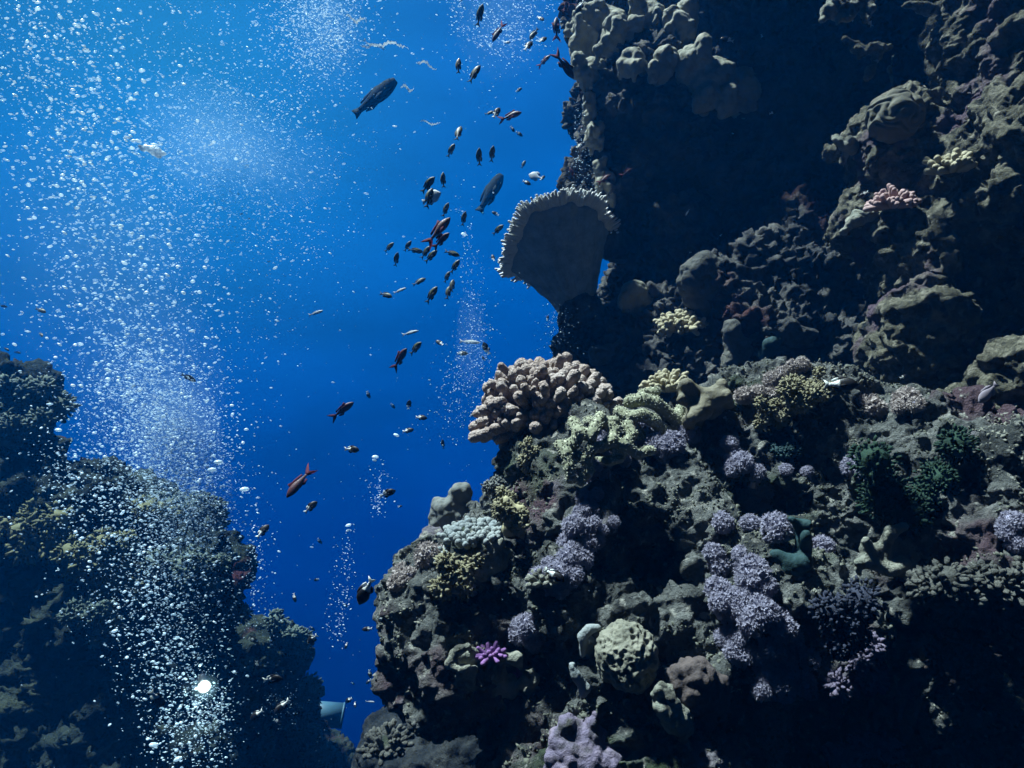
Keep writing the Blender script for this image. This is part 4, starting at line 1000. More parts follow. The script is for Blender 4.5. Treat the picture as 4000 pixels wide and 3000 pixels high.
species('anth','anthias', fish_body([.015,.085,.125,.145,.145,.13,.10,.07,.045,.036],[.015,.075,.11,.125,.125,.11,.09,.06,.042,.036],[.012,.045,.064,.07,.068,.06,.048,.034,.02,.010]),
    [('tail_fin', [(-.32,.035),(-.40,.10),(-.50,.15),(-.64,.20),(-.52,.10),(-.42,.03),(-.40,0),(-.42,-.03),(-.52,-.10),(-.64,-.20),(-.50,-.15),(-.40,-.10),(-.32,-.035)],'b'),
     ('dorsal_fin', [(.24,.125),(.20,.24),(.15,.185),(.0,.185),(-.12,.16),(-.26,.13),(-.26,.07),(0,.11)],'b'),
     ('anal_fin', [(.0,-.11),(-.10,-.17),(-.25,-.12),(-.24,-.06),(-.12,-.07)],'b'),
     ('pectoral_fin', [(.18,-.03),(.08,-.01),(-.06,-.06),(-.04,-.10),(.08,-.10)],'b',0.006,-0.070)], ('anth','anthfin','anthfin'), (.40,.042,.035,.020), 'fish', 0.105)
species('parrot','parrotfish', fish_body([.075,.125,.150,.155,.150,.135,.115,.09,.07,.06],[.055,.105,.14,.155,.155,.14,.115,.09,.068,.06],[.04,.07,.085,.09,.088,.078,.062,.045,.028,.014],x1=-.38),
    [('tail_fin', [(-.36,.058),(-.44,.085),(-.52,.11),(-.505,.05),(-.495,0),(-.505,-.05),(-.52,-.11),(-.44,-.085),(-.36,-.058)],'b'),
     ('dorsal_fin', [(.25,.145),(.1,.185),(-.15,.16),(-.29,.115),(-.28,.08),(0,.13)],'b'),
     ('anal_fin', [(-.02,-.14),(-.14,-.165),(-.29,-.115),(-.28,-.08),(-.12,-.10)],'b'),
     ('pectoral_fin', [(.20,-.04),(.10,-.02),(-.02,-.06),(.0,-.12),(.10,-.11)],'b',0.006,-0.088)], ('parrot','parrot','parrot'), (.42,.062,.07,.014), 'fish', 0.48)
species('disc','angelfish', fish_body([.03,.14,.23,.275,.28,.25,.19,.11,.06,.045],[.03,.11,.20,.25,.26,.235,.175,.10,.055,.045],[.016,.05,.066,.072,.07,.06,.046,.032,.02,.010]),
    [('tail_fin', [(-.32,.045),(-.42,.10),(-.50,.13),(-.47,0),(-.50,-.13),(-.42,-.10),(-.32,-.045)],'b'),
     ('dorsal_fin', [(.2,.24),(.05,.33),(-.12,.31),(-.26,.20),(-.25,.09),(0,.22)],'b'),
     ('anal_fin', [(.05,-.22),(-.08,-.31),(-.24,-.22),(-.25,-.09),(-.08,-.17)],'b'),
     ('pectoral_fin', pect,'b',0.006,-0.070)], ('palefish','palefin','palefin'), (.39,.046,.05,.022), 'fish', 0.17)
species('slim','fusilier', fish_body([.012,.05,.075,.085,.085,.075,.06,.042,.028,.022],[.012,.05,.075,.085,.085,.075,.06,.042,.028,.022],[.01,.036,.05,.055,.054,.046,.036,.026,.015,.008]),
    [('tail_fin', [(-.32,.022),(-.42,.07),(-.52,.12),(-.45,.03),(-.42,0),(-.45,-.03),(-.52,-.12),(-.42,-.07),(-.32,-.022)],'b'),
     ('dorsal_fin', [(.18,.08),(.10,.12),(-.1,.09),(-.25,.06),(-.22,.04),(0,.07)],'b'),
     ('anal_fin', [(-.02,-.075),(-.12,-.10),(-.25,-.06),(-.22,-.04)],'b'),
     ('pectoral_fin', [(.2,-.02),(.1,-.01),(.03,-.04),(.1,-.05)],'b',0.005,-0.054)], ('palefish','palefin','palefin'), (.42,.034,.015,.014), 'fish', 0.20)
species('mauve','surgeonfish', fish_body([.03,.12,.17,.19,.19,.17,.13,.08,.05,.04],[.03,.10,.15,.18,.18,.16,.12,.08,.05,.04],[.02,.05,.07,.075,.07,.06,.05,.035,.02,.01]),
    [('tail_fin', [(-.32,.04),(-.42,.10),(-.50,.13),(-.46,0),(-.50,-.13),(-.42,-.10),(-.32,-.04)],'b'),
     ('dorsal_fin', [(.24,.17),(.1,.24),(-.15,.21),(-.28,.13),(-.25,.07),(0,.15)],'b'),
     ('anal_fin', [(.05,-.17),(-.12,-.22),(-.26,-.13),(-.24,-.07)],'b'),
     ('pectoral_fin', pect,'b',0.006,-0.072)], ('grey','grey','grey'), (.40,.046,.05,.022), 'fish', 0.12)

WORD = {'dams':'dark oval damselfish','bic':'small black and white chromis','anth':'reddish anthias','parrot':'big blunt-headed grey parrotfish','disc':'pale round angelfish',
        'slim':'pale slim fusilier','mauve':'dull mauve surgeonfish'}
LAND = [(2180,950,'the table coral'),(2095,690,'the round pale angelfish'),(1700,770,'the pale angelfish overlapped by damselfish'),(1465,375,'the upper parrotfish'),(1920,750,'the lower parrotfish'),
        (1720,890,'the biggest orange anthias'),(2150,1540,'the cauliflower coral'),(1795,1880,'the round-topped sponge'),(2290,130,'the wall-top columns'),
        (1170,1890,'the anthias diving head down'),(1428,2320,'the largest black and white chromis'),(1275,2790,'the pale pipe'),(1080,2520,'the small ledge'),(785,2675,'the bright torch'),
        (2600,900,'the dark wall'),(3000,300,'the upper wall'),(1560,1260,'the lone orange anthias in mid-water'),(1335,1600,'the dark anthias with raised fin'),(110,1300,'the far left water')]
used_labels = set()
def heading(dx, dy):
    a = math.degrees(math.atan2(-dy, dx)) % 360
    return ['right','up and right','straight up','up and left','left','down and left','straight down','down and right'][int((a+22.5)//45) % 8]
def relation(dx, dy):
    if abs(dx) < 0.45*abs(dy): return 'above' if dy < 0 else 'below'
    if abs(dy) < 0.45*abs(dx): return 'left of' if dx < 0 else 'right of'
    return ('above and ' if dy < 0 else 'below and ')+('left of' if dx < 0 else 'right of')
def fish_label(key, hx, hy, tx, ty, own):
    if own: used_labels.add(own); return own
    cx, cy = (hx+tx)/2, (hy+ty)/2; w = WORD[key]; hd = heading(hx-tx, hy-ty)
    L = sorted(LAND, key=lambda l: math.hypot(l[0]-cx, l[1]-cy))
    L = [l for l in L if math.hypot(l[0]-cx, l[1]-cy) > 40]
    for q in ('', 'close ', 'little way ', 'well '):
        for l in L[:5]:
            dd = math.hypot(l[0]-cx, l[1]-cy)
            if q == 'close ' and dd > 200 or q == 'little way ' and dd > 420: continue
            r = relation(cx-l[0], cy-l[1])
            t = f"{w} swimming {hd}, {'a ' if q=='little way ' else ''}{q}{r} {l[2]}"
            if len(t.split()) > 16: continue
            if t not in used_labels:
                used_labels.add(t); return t
    raise RuntimeError('label '+w)

GROUPS = {'dams':'damselfish shoal','bic':'black and white chromis','anth':'reddish anthias','slim':'pale slim fusiliers','parrot':'parrotfish','disc':'pale angelfish'}
def place_fish(key, hx, hy, tx, ty, own=None, d=None, yaw=None, scale=1.0):
    name, bme, parts, cat, L = SPEC[key]
    px = math.hypot(hx-tx, hy-ty)
    d0 = d or min(max(L/(px*K), 1.3), 8.0)
    h = cast((hx+tx)/2, (hy+ty)/2)
    if h is not None and d0 > h[2]-0.12: d0 = h[2]-0.12
    A, B = Vector(P(hx,hy,d0)), Vector(P(tx,ty,d0))
    ln = (A-B).length
    yaw = random.uniform(-0.5,0.5) if yaw is None else yaw
    X = (A-B).normalized()
    side = Vector((0,1,0))                                # away from the viewer
    up = Vector((-0.45,0,1)).normalized(); Z = (up-X*up.dot(X))
    if Z.length < 0.15: Z = Vector((-1,0,0))-X*X.dot(Vector((-1,0,0)))
    Z.normalize(); Y = Z.cross(X)
    R = Matrix((X, Y, Z)).transposed()
    R = Matrix.Rotation(yaw, 3, Z) @ R
    R = R @ Matrix.Rotation(random.uniform(-0.25,0.25), 3, 'X')
    s = ln/math.cos(yaw)
    o = link(name, bme); o.matrix_world = Matrix.LocRotScale((A+B)/2, R.to_quaternion(), (s,s,s))
    tag(o, fish_label(key, hx, hy, tx, ty, own), cat, GROUPS.get(key))
    for pn, pm in parts: link(pn, pm, o)
    return o
Z2 = 1400/2212
def z2(l, ox, oy):
    for row in l:
        k, hx, hy, tx, ty = row[:5]; own = row[5] if len(row) > 5 else None; dd = row[6] if len(row) > 6 else None
        place_fish(k, ox+hx*Z2, oy+hy*Z2, ox+tx*Z2, oy+ty*Z2, own, dd)
z2([('parrot',395,510,128,695,'large grey parrotfish swimming up and right near the surface streaks',6.5),('parrot',1042,1072,905,1310,'large grey parrotfish swimming steeply up, lower of the two',7.4),
    ('anth',724,1342,588,1500,'biggest orange red anthias swimming up and right over a second anthias'),('disc',1210,1070,1292,1108,'pale round angelfish with a dark chromis at its tail'),
    ('disc',670,1200,548,1240,'pale angelfish overlapped by two dark damselfish'),
    ('dams',928,38,890,150),('anth',985,255,1052,150,'purplish orange anthias swimming down and left in the upper bubbles'),('bic',1303,132,1260,95),('anth',1383,100,1381,245,'slender red anthias hanging nose up near the wall top'),
    ('dams',1216,248,1268,170,'pale blue damselfish swimming down and left beside the upper bubbles'),('bic',1322,222,1272,268),('bic',1232,248,1182,318),('bic',1096,266,1055,256),('bic',1500,78,1552,5,'stout black and white chromis diving past the wall-top columns'),
    ('dams',798,0,778,12),('dams',779,355,775,458),('dams',910,400,842,512),('anth',1342,350,1272,400,'small bright red anthias beside the wall edge'),('anth',1488,478,1375,340,'red lyre-tailed anthias diving against the wall edge'),
    ('bic',1168,545,1130,565),('dams',998,690,938,705),('bic',1032,660,990,732),('anth',1165,700,1035,732,'purplish anthias with a white tail swimming right in open water'),('bic',1122,815,1096,780),('bic',1172,840,1130,815),
    ('dams',790,768,764,876),('dams',753,888,708,970),('dams',906,918,904,1020),('dams',993,906,977,995),('dams',1190,988,1164,1040),('bic',1556,880,1502,918),('anth',1463,1030,1484,1078,'tiny red anthias close to the dark wall'),
    ('anth',1716,1078,1640,1130,'red anthias swimming up and right at the foot of the wall edge'),('anth',1858,1038,1778,1092,'dim dark red anthias in the shade of the wall'),('dams',681,1063,684,1160),
    ('dams',632,1100,546,1182,'dark damselfish above the pale angelfish, its bright back showing'),('dams',614,1158,578,1288,'dark forked-tail damselfish crossing the pale angelfish',3.0),
    ('bic',1310,1082,1280,1115,'dark chromis at the tail of the round pale angelfish'),('bic',1222,1142,1172,1114),('bic',1372,1190,1330,1212),('dams',717,1254,677,1336),('anth',722,1444,622,1522,'purplish anthias just under the biggest orange anthias',2.6),
    ('dams',822,1308,797,1392),('bic',982,1306,1024,1332),('dams',1054,1393,986,1444),('bic',1205,1290,1232,1318,'dark chromis against the fringe of the table coral'),('bic',1262,1322,1282,1292,'dark chromis over the top of the table coral'),
    ('dams',379,1499,319,1553),('dams',486,1487,441,1551),('dams',555,1552,466,1543),('dams',607,1521,543,1593),('dams',647,1548,568,1616),('dams',784,1580,690,1550),('dams',406,1561,381,1641),('dams',784,1604,727,1686),('bic',984,1568,997,1613)], 1300, 0)
z2([('dams',723,94,689,166),('dams',573,137,494,181),('dams',743,141,734,226),('dams',723,181,705,271),('dams',646,189,577,291),('dams',370,256,286,228),('slim',457,200,370,226,'pale blue slim fusilier beside a dark damselfish in mid-water'),
    ('slim',532,462,424,486,'pale slim fusilier swimming right in the empty mid-water'),('slim',912,536,780,524,'long pale fusilier crossing the middle bubble stream'),('dams',551,534,474,606),
    ('anth',460,572,373,692,'orange anthias swimming up and right alone in mid-water'),('bic',634,522,683,550),('bic',835,600,766,603),('bic',930,532,967,607,'black chromis with a white belly beside the middle bubble stream'),
    ('bic',922,618,940,646),('bic',1330,366,1322,400),('bic',1438,622,1434,650),('bic',1023,774,1002,737),('bic',228,880,212,832),('bic',382,942,358,910),('bic',478,888,464,948),('bic',583,1002,511,994),('bic',500,1072,430,1084),
    ('anth',128,903,-2,998,'dark red anthias with a raised back fin swimming up and right'),('bic',876,965,846,992),('dams',678,1130,683,1192),('bic',167,1197,68,1192),('bic',388,1448,288,1484),('bic',428,1540,402,1552)], 1300, 1000)
z2([('anth',1780,1485,1905,1325,'dark anthias diving head down left of the lowest mid-water fish'),('dams',1202,775,1125,728,'grey damselfish blurred behind the thick bubbles'),('bic',1954,1518,1883,1582),
    ('slim',1998,338,1900,365,'dim slim fusilier far off in the blue'),('dams',288,350,215,322),('dams',272,500,235,470),('dams',60,585,20,565),('dams',125,600,92,592),('dams',40,315,0,305)], 0, 1000)
z2([('bic',1653,162,1592,234),('bic',1985,276,1962,240),('bic',1935,505,1972,490),('bic',1826,636,1811,580),('bic',2142,668,2116,640),('bic',1942,815,1912,784),('bic',1895,900,1965,828,'black chromis with a lit white tail over the small ledge'),
    ('bic',1592,892,1538,852),('bic',2132,924,2142,885),('bic',1592,1062,1588,992),('bic',1748,1102,1618,1122),('bic',1702,1315,1778,1245),('bic',1545,1365,1625,1298),('bic',1738,1395,1690,1355),
    ('bic',1002,1290,940,1170,'black chromis silhouetted in front of the glittering bubbles',2.6),('bic',2186,1150,2168,1126),('bic',2130,1260,2176,1222),('bic',2196,1286,2188,1254)], 0, 1950)
z2([('bic',160,655,248,480,'largest black and white chromis diving beside the left shoulder'),('bic',268,572,308,526,'black chromis close behind the largest black and white one'),('bic',332,770,272,724),('bic',180,806,244,798),
    ('bic',236,1108,226,1050),('bic',206,1140,236,1112),('bic',272,1130,262,1100),('slim',260,1248,200,1252,'tiny pale fusilier above the low dark shelf'),
    ('bic',1428,505,1305,435,'black and white chromis hovering in front of the lavender pom-pom column'),('bic',760,140,820,165,'black chromis among the blue grey coral fingers')], 1300, 1950)
z2([('bic',340,235,420,258,'chromis with a bright white tail under the wall top'),('bic',612,250,590,210,'lone white-tailed chromis against the upper wall'),('bic',690,690,640,702,'white-tailed chromis in the middle of the dark wall'),
    ('bic',130,1570,160,1555,'white-tailed chromis over the lower dark wall'),('bic',1110,110,1160,130,'white-tailed chromis left of its twin under the frilly crust'),('bic',1245,90,1275,165,'white-tailed chromis right of its twin under the frilly crust'),
    ('bic',1200,1215,1245,1185,'white-tailed chromis beside the pinkish branching coral'),('bic',430,840,410,818,'tiny chromis lost in the dark wall'),('bic',128,100,112,140,'small white-tailed chromis among the wall-top columns'),
    ('bic',330,1475,345,1445,'tiny white-tailed chromis above the dim lobed coral'),('bic',60,70,20,120,'pale-tailed chromis clinging to the wall-top columns'),('slim',125,1330,145,1292,'thin pale fish sliver against the dark wall')], 2600, 0)
z2([('bic',1180,795,985,790,'black chromis with a big white tail resting behind the ridge'),('bic',1500,740,1440,755,'white-tailed chromis in the black hollow right of the ridge'),('mauve',1930,905,2050,785,'mauve surgeonfish over the fluted right rock'),], 2600, 1000)

# ------------------------------------------------------------------ bubbles
def bubble_mat(name, clear0, clear1, col):
    """a skin of air: clear in the middle, bright towards the rim, with a sharp glint"""
    m = bpy.data.materials.new(name); m.use_nodes = True
    N = m.node_tree.nodes; L = m.node_tree.links; b = N['Principled BSDF']
    b.inputs['Base Color'].default_value = col; b.inputs['Roughness'].default_value = 0.22; b.inputs['Specular IOR Level'].default_value = 1.0
    tr = N.new('ShaderNodeBsdfTranslucent'); tr.inputs[0].default_value = col
    ms = N.new('ShaderNodeMixShader'); ms.inputs[0].default_value = 0.4
    L.new(b.outputs[0], ms.inputs[1]); L.new(tr.outputs[0], ms.inputs[2])
    lw = N.new('ShaderNodeLayerWeight'); lw.inputs[0].default_value = 0.4
    mr = N.new('ShaderNodeMapRange'); mr.inputs[3].default_value = clear0; mr.inputs[4].default_value = clear1
    L.new(lw.outputs['Facing'], mr.inputs[0])
    tp = N.new('ShaderNodeBsdfTransparent'); m2 = N.new('ShaderNodeMixShader')
    L.new(mr.outputs[0], m2.inputs[0]); L.new(ms.outputs[0], m2.inputs[1]); L.new(tp.outputs[0], m2.inputs[2])
    L.new(m2.outputs[0], N['Material Output'].inputs['Surface'])
    return m
M['bubble'] = bubble_mat('bubble', 0.35, 0.0, (0.62,0.76,0.85,1))
M['bubble_dim'] = bubble_mat('faint_bubble', 0.80, 0.35, (0.50,0.70,0.85,1))
Vb, Tb = ico(2); mb_ = MB(); mb_.add(Vb*np.array((1,1,0.72))+np.array((0,0,0.12))*(1-(Vb[:,0:1]**2+Vb[:,1:2]**2)), Tb)
BUB = mesh_from('bubble', *mb_.arrays(), M['bubble'])
PLUMES = []   # (name of plume, list of (px, py, d, r_px))
def along(path, n, seed, rlo, rhi, pw=2.2):
    """points scattered round a polyline of (px, py, d, spread px)"""
    rng = np.random.default_rng(seed); path = np.array(path, float); m = len(path)-1
    wt = path[:,4] if path.shape[1] > 4 else np.ones(m+1)
    tt = np.linspace(0, m, 400); ww = np.interp(tt, np.arange(m+1), wt); ww /= ww.sum()
    t = rng.choice(tt, n, p=ww)+rng.uniform(-0.5,0.5,n)*(m/400)
    t = np.clip(t, 0, m)
    c = np.stack([np.interp(t, np.arange(m+1), path[:,k]) for k in range(4)], 1)
    # clumps
    cl = rng.normal(size=(max(8, n//60), 3))*0.75
    k = rng.integers(len(cl), size=n)
    off = np.where(rng.random((n,1)) < 0.45, cl[k]+rng.normal(size=(n,3))*0.25, rng.normal(size=(n,3)))
    x = c[:,0]+off[:,0]*c[:,3]; y = c[:,1]+off[:,1]*c[:,3]; d = np.clip(c[:,2]*(1+0.10*off[:,2]), 0.9, 7)
    r = rlo+(rhi-rlo)*rng.random(n)**pw
    return np.stack([x, y, d, r], 1)
def plume(name, label, cat_n, *sets):
    PLUMES.append((name, label, cat_n, np.concatenate(sets)))
plume('left', 'tiny silvery bubble glinting in the thick plume before the left reef', 150,
    along([(720,2960,3.4,110,1),(690,2650,3.5,120,1.0),(650,2350,3.7,170,1.5),(600,2050,3.8,190,2.2),(600,1750,3.9,200,2.2),(520,1450,3.6,170,1.2)], 6500, 1, 2.2, 8.5, 4.5),
    along([(760,2100,3.9,90,1),(740,1850,4.0,90,2.5),(660,1620,4.0,120,2.2),(520,1450,3.8,120,1)], 9500, 2, 1.5, 5.5, 3.5),
    along([(800,2800,3.2,60,1),(850,2740,3.2,50,2),(800,2950,3.2,70,1)], 380, 3, 2.5, 5.5),
    along([(330,2000,3.0,110,1),(250,1750,3.0,90,1)], 260, 4, 3, 7.5))
plume('upper', 'tiny silvery bubble in the wide cloud of bubbles rising near the surface', 110,
    along([(520,1450,3.4,190,1.2),(430,1150,3.0,190,1.5),(400,850,2.6,230,1.4),(330,550,2.2,220,1.4),(230,250,1.9,210,1.3),(100,0,1.7,180,1)], 4600, 5, 2.4, 11.0, 4.5),
    along([(900,1100,4.2,280,1),(850,700,4.2,300,1.6),(900,400,4.2,330,1.4),(900,100,4.0,330,1)], 3400, 6, 1.8, 7.5, 4),
    along([(900,620,4.5,150,1),(800,520,4.5,140,1),(1150,650,4.8,160,1)], 4000, 16, 1.2, 2.6, 2),
    along([(700,950,4.0,250,1),(1000,900,4.2,250,1)], 900, 17, 1.4, 3.2, 2))
plume('surface', 'tiny pale bubble in the bright streak of bubbles under the surface', 20,
    along([(1290,120,4.5,90,2),(1200,20,4.5,130,2),(1250,300,4.5,90,1)], 2200, 7, 1.8, 4.6, 2),
    along([(1850,40,4.2,90,2),(1950,120,4.2,100,1.6),(2080,60,4.2,100,1),(1850,300,4.2,90,0.5)], 1100, 8, 1.6, 4.2, 2))
plume('stream', 'tiny bubble in the thin broken stream rising through mid-water', 20,
    along([(1800,1720,3.0,70,0.5),(1780,1550,3.1,60,1.5),(1840,1400,3.2,45,2),(1850,1260,3.2,40,1.2),(1840,1080,3.2,40,0.5),(1825,940,3.2,20,0.4),(1800,700,3.2,60,0.2)], 950, 9, 1.5, 3.6, 2.4),
    along([(1470,2000,3.0,26,1),(1480,1920,3.0,30,2),(1490,1800,3.0,24,0.5)], 130, 10, 1.6, 4.0),
    along([(1310,2500,3.2,26,1),(1330,2350,3.2,28,1.5),(1345,2200,3.2,28,1),(1360,2050,3.2,18,0.7)], 210, 11, 1.6, 4.4),
    along([(1020,2480,3.4,40,1),(1010,2250,3.4,34,1.6),(990,2050,3.4,28,1)], 220, 12, 1.8, 4.8),
    along([(1090,2780,3.6,60,1),(1110,2700,3.6,40,1)], 120, 15, 1.4, 3))
plume('wall', 'tiny bubble in the faint stream hugging the edge of the dark wall', 8,
    along([(2290,740,3.2,26,2),(2275,620,3.2,22,1),(2260,480,3.2,16,0.6),(2270,400,3.2,14,0.4)], 200, 13, 1.3, 2.8),
    along([(2190,1290,3.1,40,1),(2170,1220,3.1,34,1),(2120,1380,3.1,40,0.5)], 170, 14, 1.2, 2.6))
rng_b = np.random.default_rng(99); rest = MB(); faint = MB(); Vr, Tr = ico(1)
ico_b = Vr*np.array((1,1,0.75))
n_ind = 0
for nm, label, cn, A in PLUMES:
    A = A[(A[:,0] > -700) & (A[:,0] < 2420) & (A[:,1] > -500) & (A[:,1] < 3060)]
    order = np.argsort(-A[:,3]); A = A[order]
    inview = (A[:,0] > 5) & (A[:,0] < 3990) & (A[:,1] > 5) & (A[:,1] < 2990)
    used = 0
    for row, iv in zip(A, inview):
        px, py, d, r = row; r = r*0.74; R = r*K*d; c = P(px, py, d)
        if iv and used < cn:
            o = link('bubble', BUB, None, c); s = R*1.1
            o.scale = (s*rng_b.uniform(0.9,1.3), s, s*rng_b.uniform(0.7,1.0)); o.rotation_euler = (rng_b.uniform(-.5,.5), rng_b.uniform(-.6,.6), rng_b.uniform(0,6))
            tag(o, label, 'bubble', 'bubbles of the '+{'left':'left plume','upper':'upper cloud','surface':'surface streaks','stream':'mid-water streams','wall':'wall stream'}[nm])
            used += 1
        else:
            a, b = rng_b.uniform(-.6,.6), rng_b.uniform(0,6)
            W = ico_b*R*np.array((rng_b.uniform(0.9,2.1),1,rng_b.uniform(0.7,1.05))); W = np.stack([W[:,0]*math.cos(a)-W[:,2]*math.sin(a), W[:,1], W[:,0]*math.sin(a)+W[:,2]*math.cos(a)], 1)
            (rest if rng_b.random() < 0.36 else faint).add(W+c, Tr)
fo = build('faint_bubbles', faint, M['bubble_dim']); fo['kind'] = 'stuff'; tag(fo, 'countless faint half-clear bubbles among the bright ones', None)
bo = build('bubbles', rest, M['bubble']); bo['kind'] = 'stuff'; tag(bo, 'countless fine bubbles of the rising plumes', None)
# big single bubbles, each one told apart
for (px, py, d, r, t) in [(540,552,2.2,11,'large bright bubble at the upper left of the torn air pocket'),(603,566,2.2,10,'smaller bright bubble right of the torn air pocket'),(853,1805,3.4,13,'bright flat bubble right of the thick plume'),
        (828,1835,3.4,13,'bright flat bubble just under its neighbour beside the plume'),(955,1912,3.4,14,'lone bright bubble at the start of the thin left stream'),(1812,915,3.0,9,'lone bright round bubble below the lower parrotfish'),
        (1548,1700,2.6,9,'bright bubble beside a black and white chromis in mid-water'),(1466,1785,2.8,10,'bright bubble topping a short stream in mid-water'),(1463,1798,2.8,7,'small bubble under the bright one topping a short stream'),(1361,2052,3.0,9,'bright bubble topping the lowest mid-water stream'),
        (1360,2072,3.0,7,'smaller bubble directly under the one topping the lowest stream'),(448,2465,3.0,10,'bright bubble glinting low over the dark left reef'),(600,2910,2.6,13,'big bright bubble at the bottom of the plume'),(695,2965,2.6,12,'big bubble at the very bottom edge of the plume'),
        (228,1680,2.8,11,'broad bright bubble in front of the left reef'),(300,100,1.9,11,'broad bubble in the top corner cloud'),(335,195,1.9,9,'bright bubble right of the top corner cloud'),(555,275,2.2,9,'bright bubble in the upper cloud above the torn air pocket')]:
    o = link('bubble', BUB, None, P(px,py,d)); s = r*K*d; o.scale = (s*1.35, s, s*0.85); o.rotation_euler = (0, random.uniform(-.4,.4), random.uniform(-.4,.4))
    tag(o, t, 'bubble', 'large bubbles')
sn = MB(); rs = np.random.default_rng(5)
for i in range(650):
    d = rs.uniform(1.2, 5.5); c = P(rs.uniform(100, 2400), rs.uniform(0, 3000), d); sn.add(Vr*rs.uniform(0.5, 1.3)*K*d*1.3*rs.uniform(0.6,1.4,size=(1,3))+c, Tr)
so = build('marine_snow', sn, M['bubble_dim']); so['kind'] = 'stuff'; tag(so, 'fine pale specks drifting in the open water', None)
# torn pocket of air
def air_pocket():
    d = 2.2; org = P(600,590,d); o = empty('air_pocket', org); tag(o, 'torn pocket of air, bright above and dark beneath, in the upper cloud', 'air bubble')
    pr = [('c', P(570,575,d)-org, P(610,590,d)-org, 12*K*d, 16*K*d),('c', P(610,590,d)-org, P(640,600,d)-org, 15*K*d, 8*K*d),('c', P(545,570,d)-org, P(560,585,d)-org, 7*K*d, 8*K*d),('c', P(600,600,d)-org, P(625,615,d)-org, 8*K*d, 6*K*d)]
    sdf_part('shell', pr, 0.003, 0.003, M['bubble'], o, 0.003, 0.012, 1)
air_pocket()

# ------------------------------------------------------------------ foam streaks on the surface, torch, pipe
M['foam'] = noise_mat('foam', [(1.2,1.3,1.3), (1.5,1.6,1.6)], scale=5, bump=0, translucent=0.6)
for i, (px, py, w, hgt, rot, t) in enumerate([(1500,172,95,16,0.12,'long pale foam streak on the surface above the upper parrotfish'),(1455,180,50,12,0.1,'short pale foam streak left of the long one'),(1665,250,42,14,0.35,'small slanting foam streak right of the upper parrotfish'),
        (1590,345,26,14,0.3,'tiny foam fleck just off the head of the upper parrotfish'),(1680,480,40,10,0.15,'faint foam fleck between the two parrotfish'),(1390,75,40,14,0.2,'pale foam fleck under the top edge of the water')]):
    d = 9.0; org = P(px,py,d); rng = np.random.default_rng(i+3); n = 40; t_ = np.linspace(-1, 1, n); mb = MB(); V = []
    for u in t_:
        e = (1-abs(u)**2.2)*(0.55+0.45*rng.random()); cz = math.sin(u*4+i)*hgt*0.35+rng.normal()*hgt*0.12
        for s_ in (-1, 1):
            x = u*w; z = cz+s_*hgt*0.22*e
            V.append(((x*math.cos(rot)-(-z)*math.sin(rot))*K*d, -z*K*d*1.6, (-(x*math.sin(rot)+(-z)*math.cos(rot)))*K*d))
    V = np.array(V); V2 = np.concatenate([V, V+np.array((0,0.03,0.012))]); m_ = len(V); F = []
    for j in range(n-1):
        a = 2*j; F += [(a,a+1,a+3,a+2),(m_+a,m_+a+2,m_+a+3,m_+a+1),(a,a+2,m_+a+2,m_+a),(a+1,m_+a+1,m_+a+3,a+3)]
    mb.add(V2, F); o = build('foam_streak', mb, M['foam'], None, org); tag(o, t, 'foam', 'foam streaks on the surface')

def lathe(name, prof, mat, parent, seg=24, axis='x'):
    prof = np.array(prof, float); a = np.arange(seg)*2*PI/seg; V = []
    for (x, r) in prof: V.append(np.stack([np.full(seg, x), r*np.cos(a), r*np.sin(a)], 1))
    V = np.concatenate(V); F = []
    for i in range(len(prof)-1):
        for j in range(seg):
            k = (j+1) % seg; F.append((i*seg+j, i*seg+k, (i+1)*seg+k, (i+1)*seg+j))
    mb = MB(); mb.add(V, F); return build(name, mb, mat, parent)
def torch():
    d = 3.6; o = empty('dive_torch', P(795,2672,d)); tag(o, 'lit dive torch shining brilliant white through the bubbles by the left reef', 'torch')
    o.rotation_euler = (0, math.radians(-6), math.radians(-62))
    met = noise_mat('torch_metal', [(0.03,0.03,0.035), (0.06,0.06,0.065)], scale=20, bump=0.1, rough=0.4, spec=0.5)
    lathe('body', [(-0.13,0.0),(-0.13,0.02),(-0.125,0.022),(-0.02,0.022),(0.0,0.022)], met, o)
    lathe('head', [(-0.002,0.022),(0.02,0.034),(0.05,0.036),(0.052,0.030),(0.046,0.0212)], met, o)
    em = bpy.data.materials.new('torch_glass'); em.use_nodes = True; N = em.node_tree.nodes; N.remove(N['Principled BSDF'])
    e = N.new('ShaderNodeEmission'); e.inputs[0].default_value = (0.85,1.0,0.95,1); e.inputs[1].default_value = 8
    em.node_tree.links.new(e.outputs[0], N['Material Output'].inputs['Surface'])
    lathe('lens', [(0.056,0.0),(0.055,0.008),(0.052,0.016),(0.046,0.021)], em, o)
    l = bpy.data.lights.new('torch_light', 'POINT'); l.energy = 1.5; l.color = (0.75,1.0,0.9); l.shadow_soft_size = 0.03
    lo = bpy.data.objects.new('torch_light', l); COL.objects.link(lo); lo.parent = o; lo.location = (0.09,0,0)
torch()
def pipe():
    d = 7.2; o = empty('pipe', P(1262,2790,d)); tag(o, 'pale blue pipe lying level behind the teal coral head', 'pipe'); o.rotation_euler = (0, math.radians(8), math.radians(8))
    pm = noise_mat('pale_plastic', [(0.05,0.14,0.20), (0.07,0.18,0.25)], scale=6, bump=0.1, rough=0.5)
    R = 46*K*d; L = 78*K*d
    lathe('tube', [(-L,R*0.9),(-L,R),(L,R),(L,R*0.88),(-L,R*0.88)], pm, o, 40)
    lathe('rim', [(L*0.93,R*1.0),(L*0.93,R*1.04),(L*1.0,R*1.04),(L*1.01,R*0.95),(L*1.0,R*0.89)], pm, o, 40)
pipe()

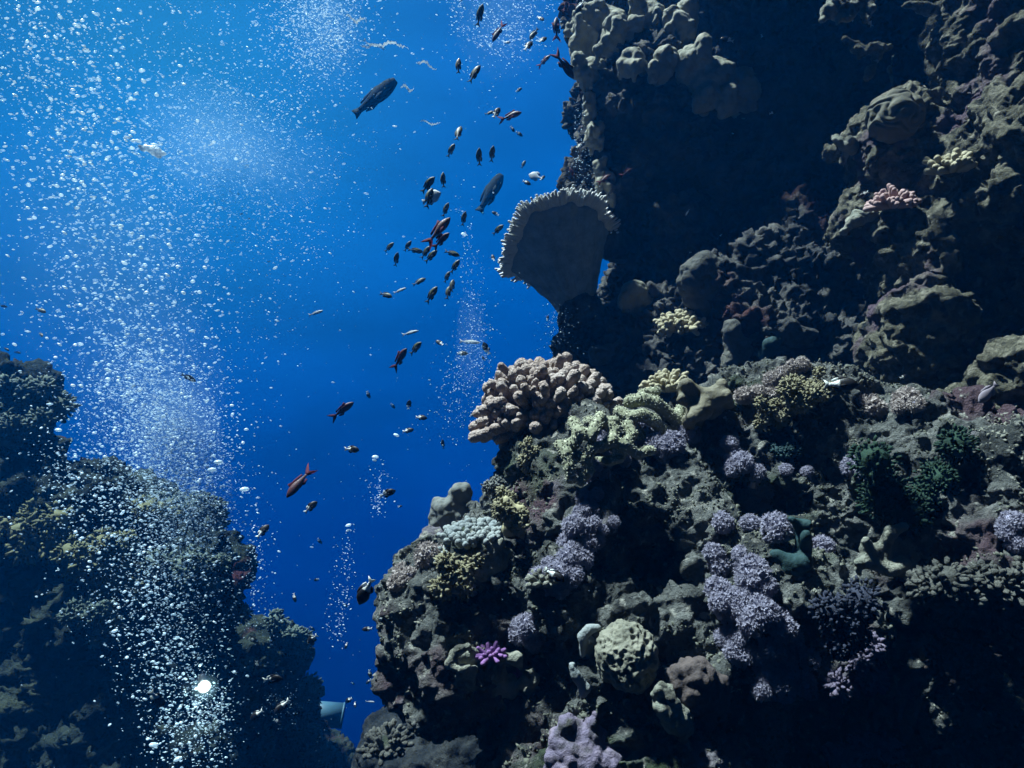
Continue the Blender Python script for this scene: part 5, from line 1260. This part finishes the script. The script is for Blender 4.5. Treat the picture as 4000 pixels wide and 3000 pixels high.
# ------------------------------------------------------------------ the water itself
def build_haze():
    lo, hi = np.array((-9.0, -2.0, -6.5)), np.array((9.0, 13.0, 4.6))
    v = np.array([(x,y,z) for x in (lo[0],hi[0]) for y in (lo[1],hi[1]) for z in (lo[2],hi[2])])
    f = np.array([(0,1,3,2),(4,6,7,5),(0,4,5,1),(2,3,7,6),(0,2,6,4),(1,5,7,3)])
    m = bpy.data.materials.new('haze'); m.use_nodes = True
    N = m.node_tree.nodes; N.remove(N['Principled BSDF'])
    pv = N.new('ShaderNodeVolumePrincipled'); pv.inputs['Density'].default_value = 0.0088
    pv.inputs['Color'].default_value = (0.002, 0.24, 0.88, 1); pv.inputs['Anisotropy'].default_value = 0.3
    m.node_tree.links.new(pv.outputs[0], N['Material Output'].inputs['Volume'])
    mb = MB(); mb.add(v, f)
    o = build('haze', mb, m, smooth=False); o['kind'] = 'stuff'
build_haze()
def mist(px, py, d, rx, ry, rd, dens, label):
    if rx > 65:                                             # densest at its heart
        for q in (0.72, 0.45): mist_one(px, py, d, rx*q, ry*q, rd*q, dens*0.42, label)
        dens *= 0.42; rx *= 1.12; ry *= 1.12
    mist_one(px, py, d, rx, ry, rd, dens, label)
def mist_one(px, py, d, rx, ry, rd, dens, label):
    o_ = P(px, py, d); V, T = ico(4); mb = MB(); mb.add(V*np.array((rx*K*d, rd, ry*K*d)), T)
    m = bpy.data.materials.new('bubble_mist'); m.use_nodes = True
    N = m.node_tree.nodes; N.remove(N['Principled BSDF'])
    pv = N.new('ShaderNodeVolumePrincipled'); pv.inputs['Density'].default_value = dens
    pv.inputs['Color'].default_value = (0.55, 0.85, 1.0, 1); pv.inputs['Anisotropy'].default_value = 0.2
    m.node_tree.links.new(pv.outputs[0], N['Material Output'].inputs['Volume'])
    o = build('bubble_mist', mb, m, None, o_); o['kind'] = 'stuff'; tag(o, label, None)
for a in [(820,540,4.6,230,190,0.5,0.10,'milky patch of micro bubbles under the surface'), (1000,640,4.8,300,150,0.5,0.05,'milky veil of micro bubbles beside the bright patch'),
          (700,1730,3.9,125,250,0.35,0.27,'milky core of the plume'), (600,1500,3.9,230,330,0.5,0.06,'milky halo of the plume'), (420,1000,3.3,330,480,0.6,0.035,'milky upper part of the plume'),
          (1270,60,4.5,130,250,0.4,0.07,'milky streak of micro bubbles at the surface'), (1950,40,4.2,170,230,0.4,0.05,'milky streak of micro bubbles at the surface'), (770,1930,3.9,110,220,0.3,0.17,'milky foot of the plume'),
          (1840,1330,3.2,60,200,0.2,0.06,'milky thread of the mid-water stream'), (800,2688,3.5,50,50,0.08,0.10,'milky bubbles lit by the torch')]: mist(*a)
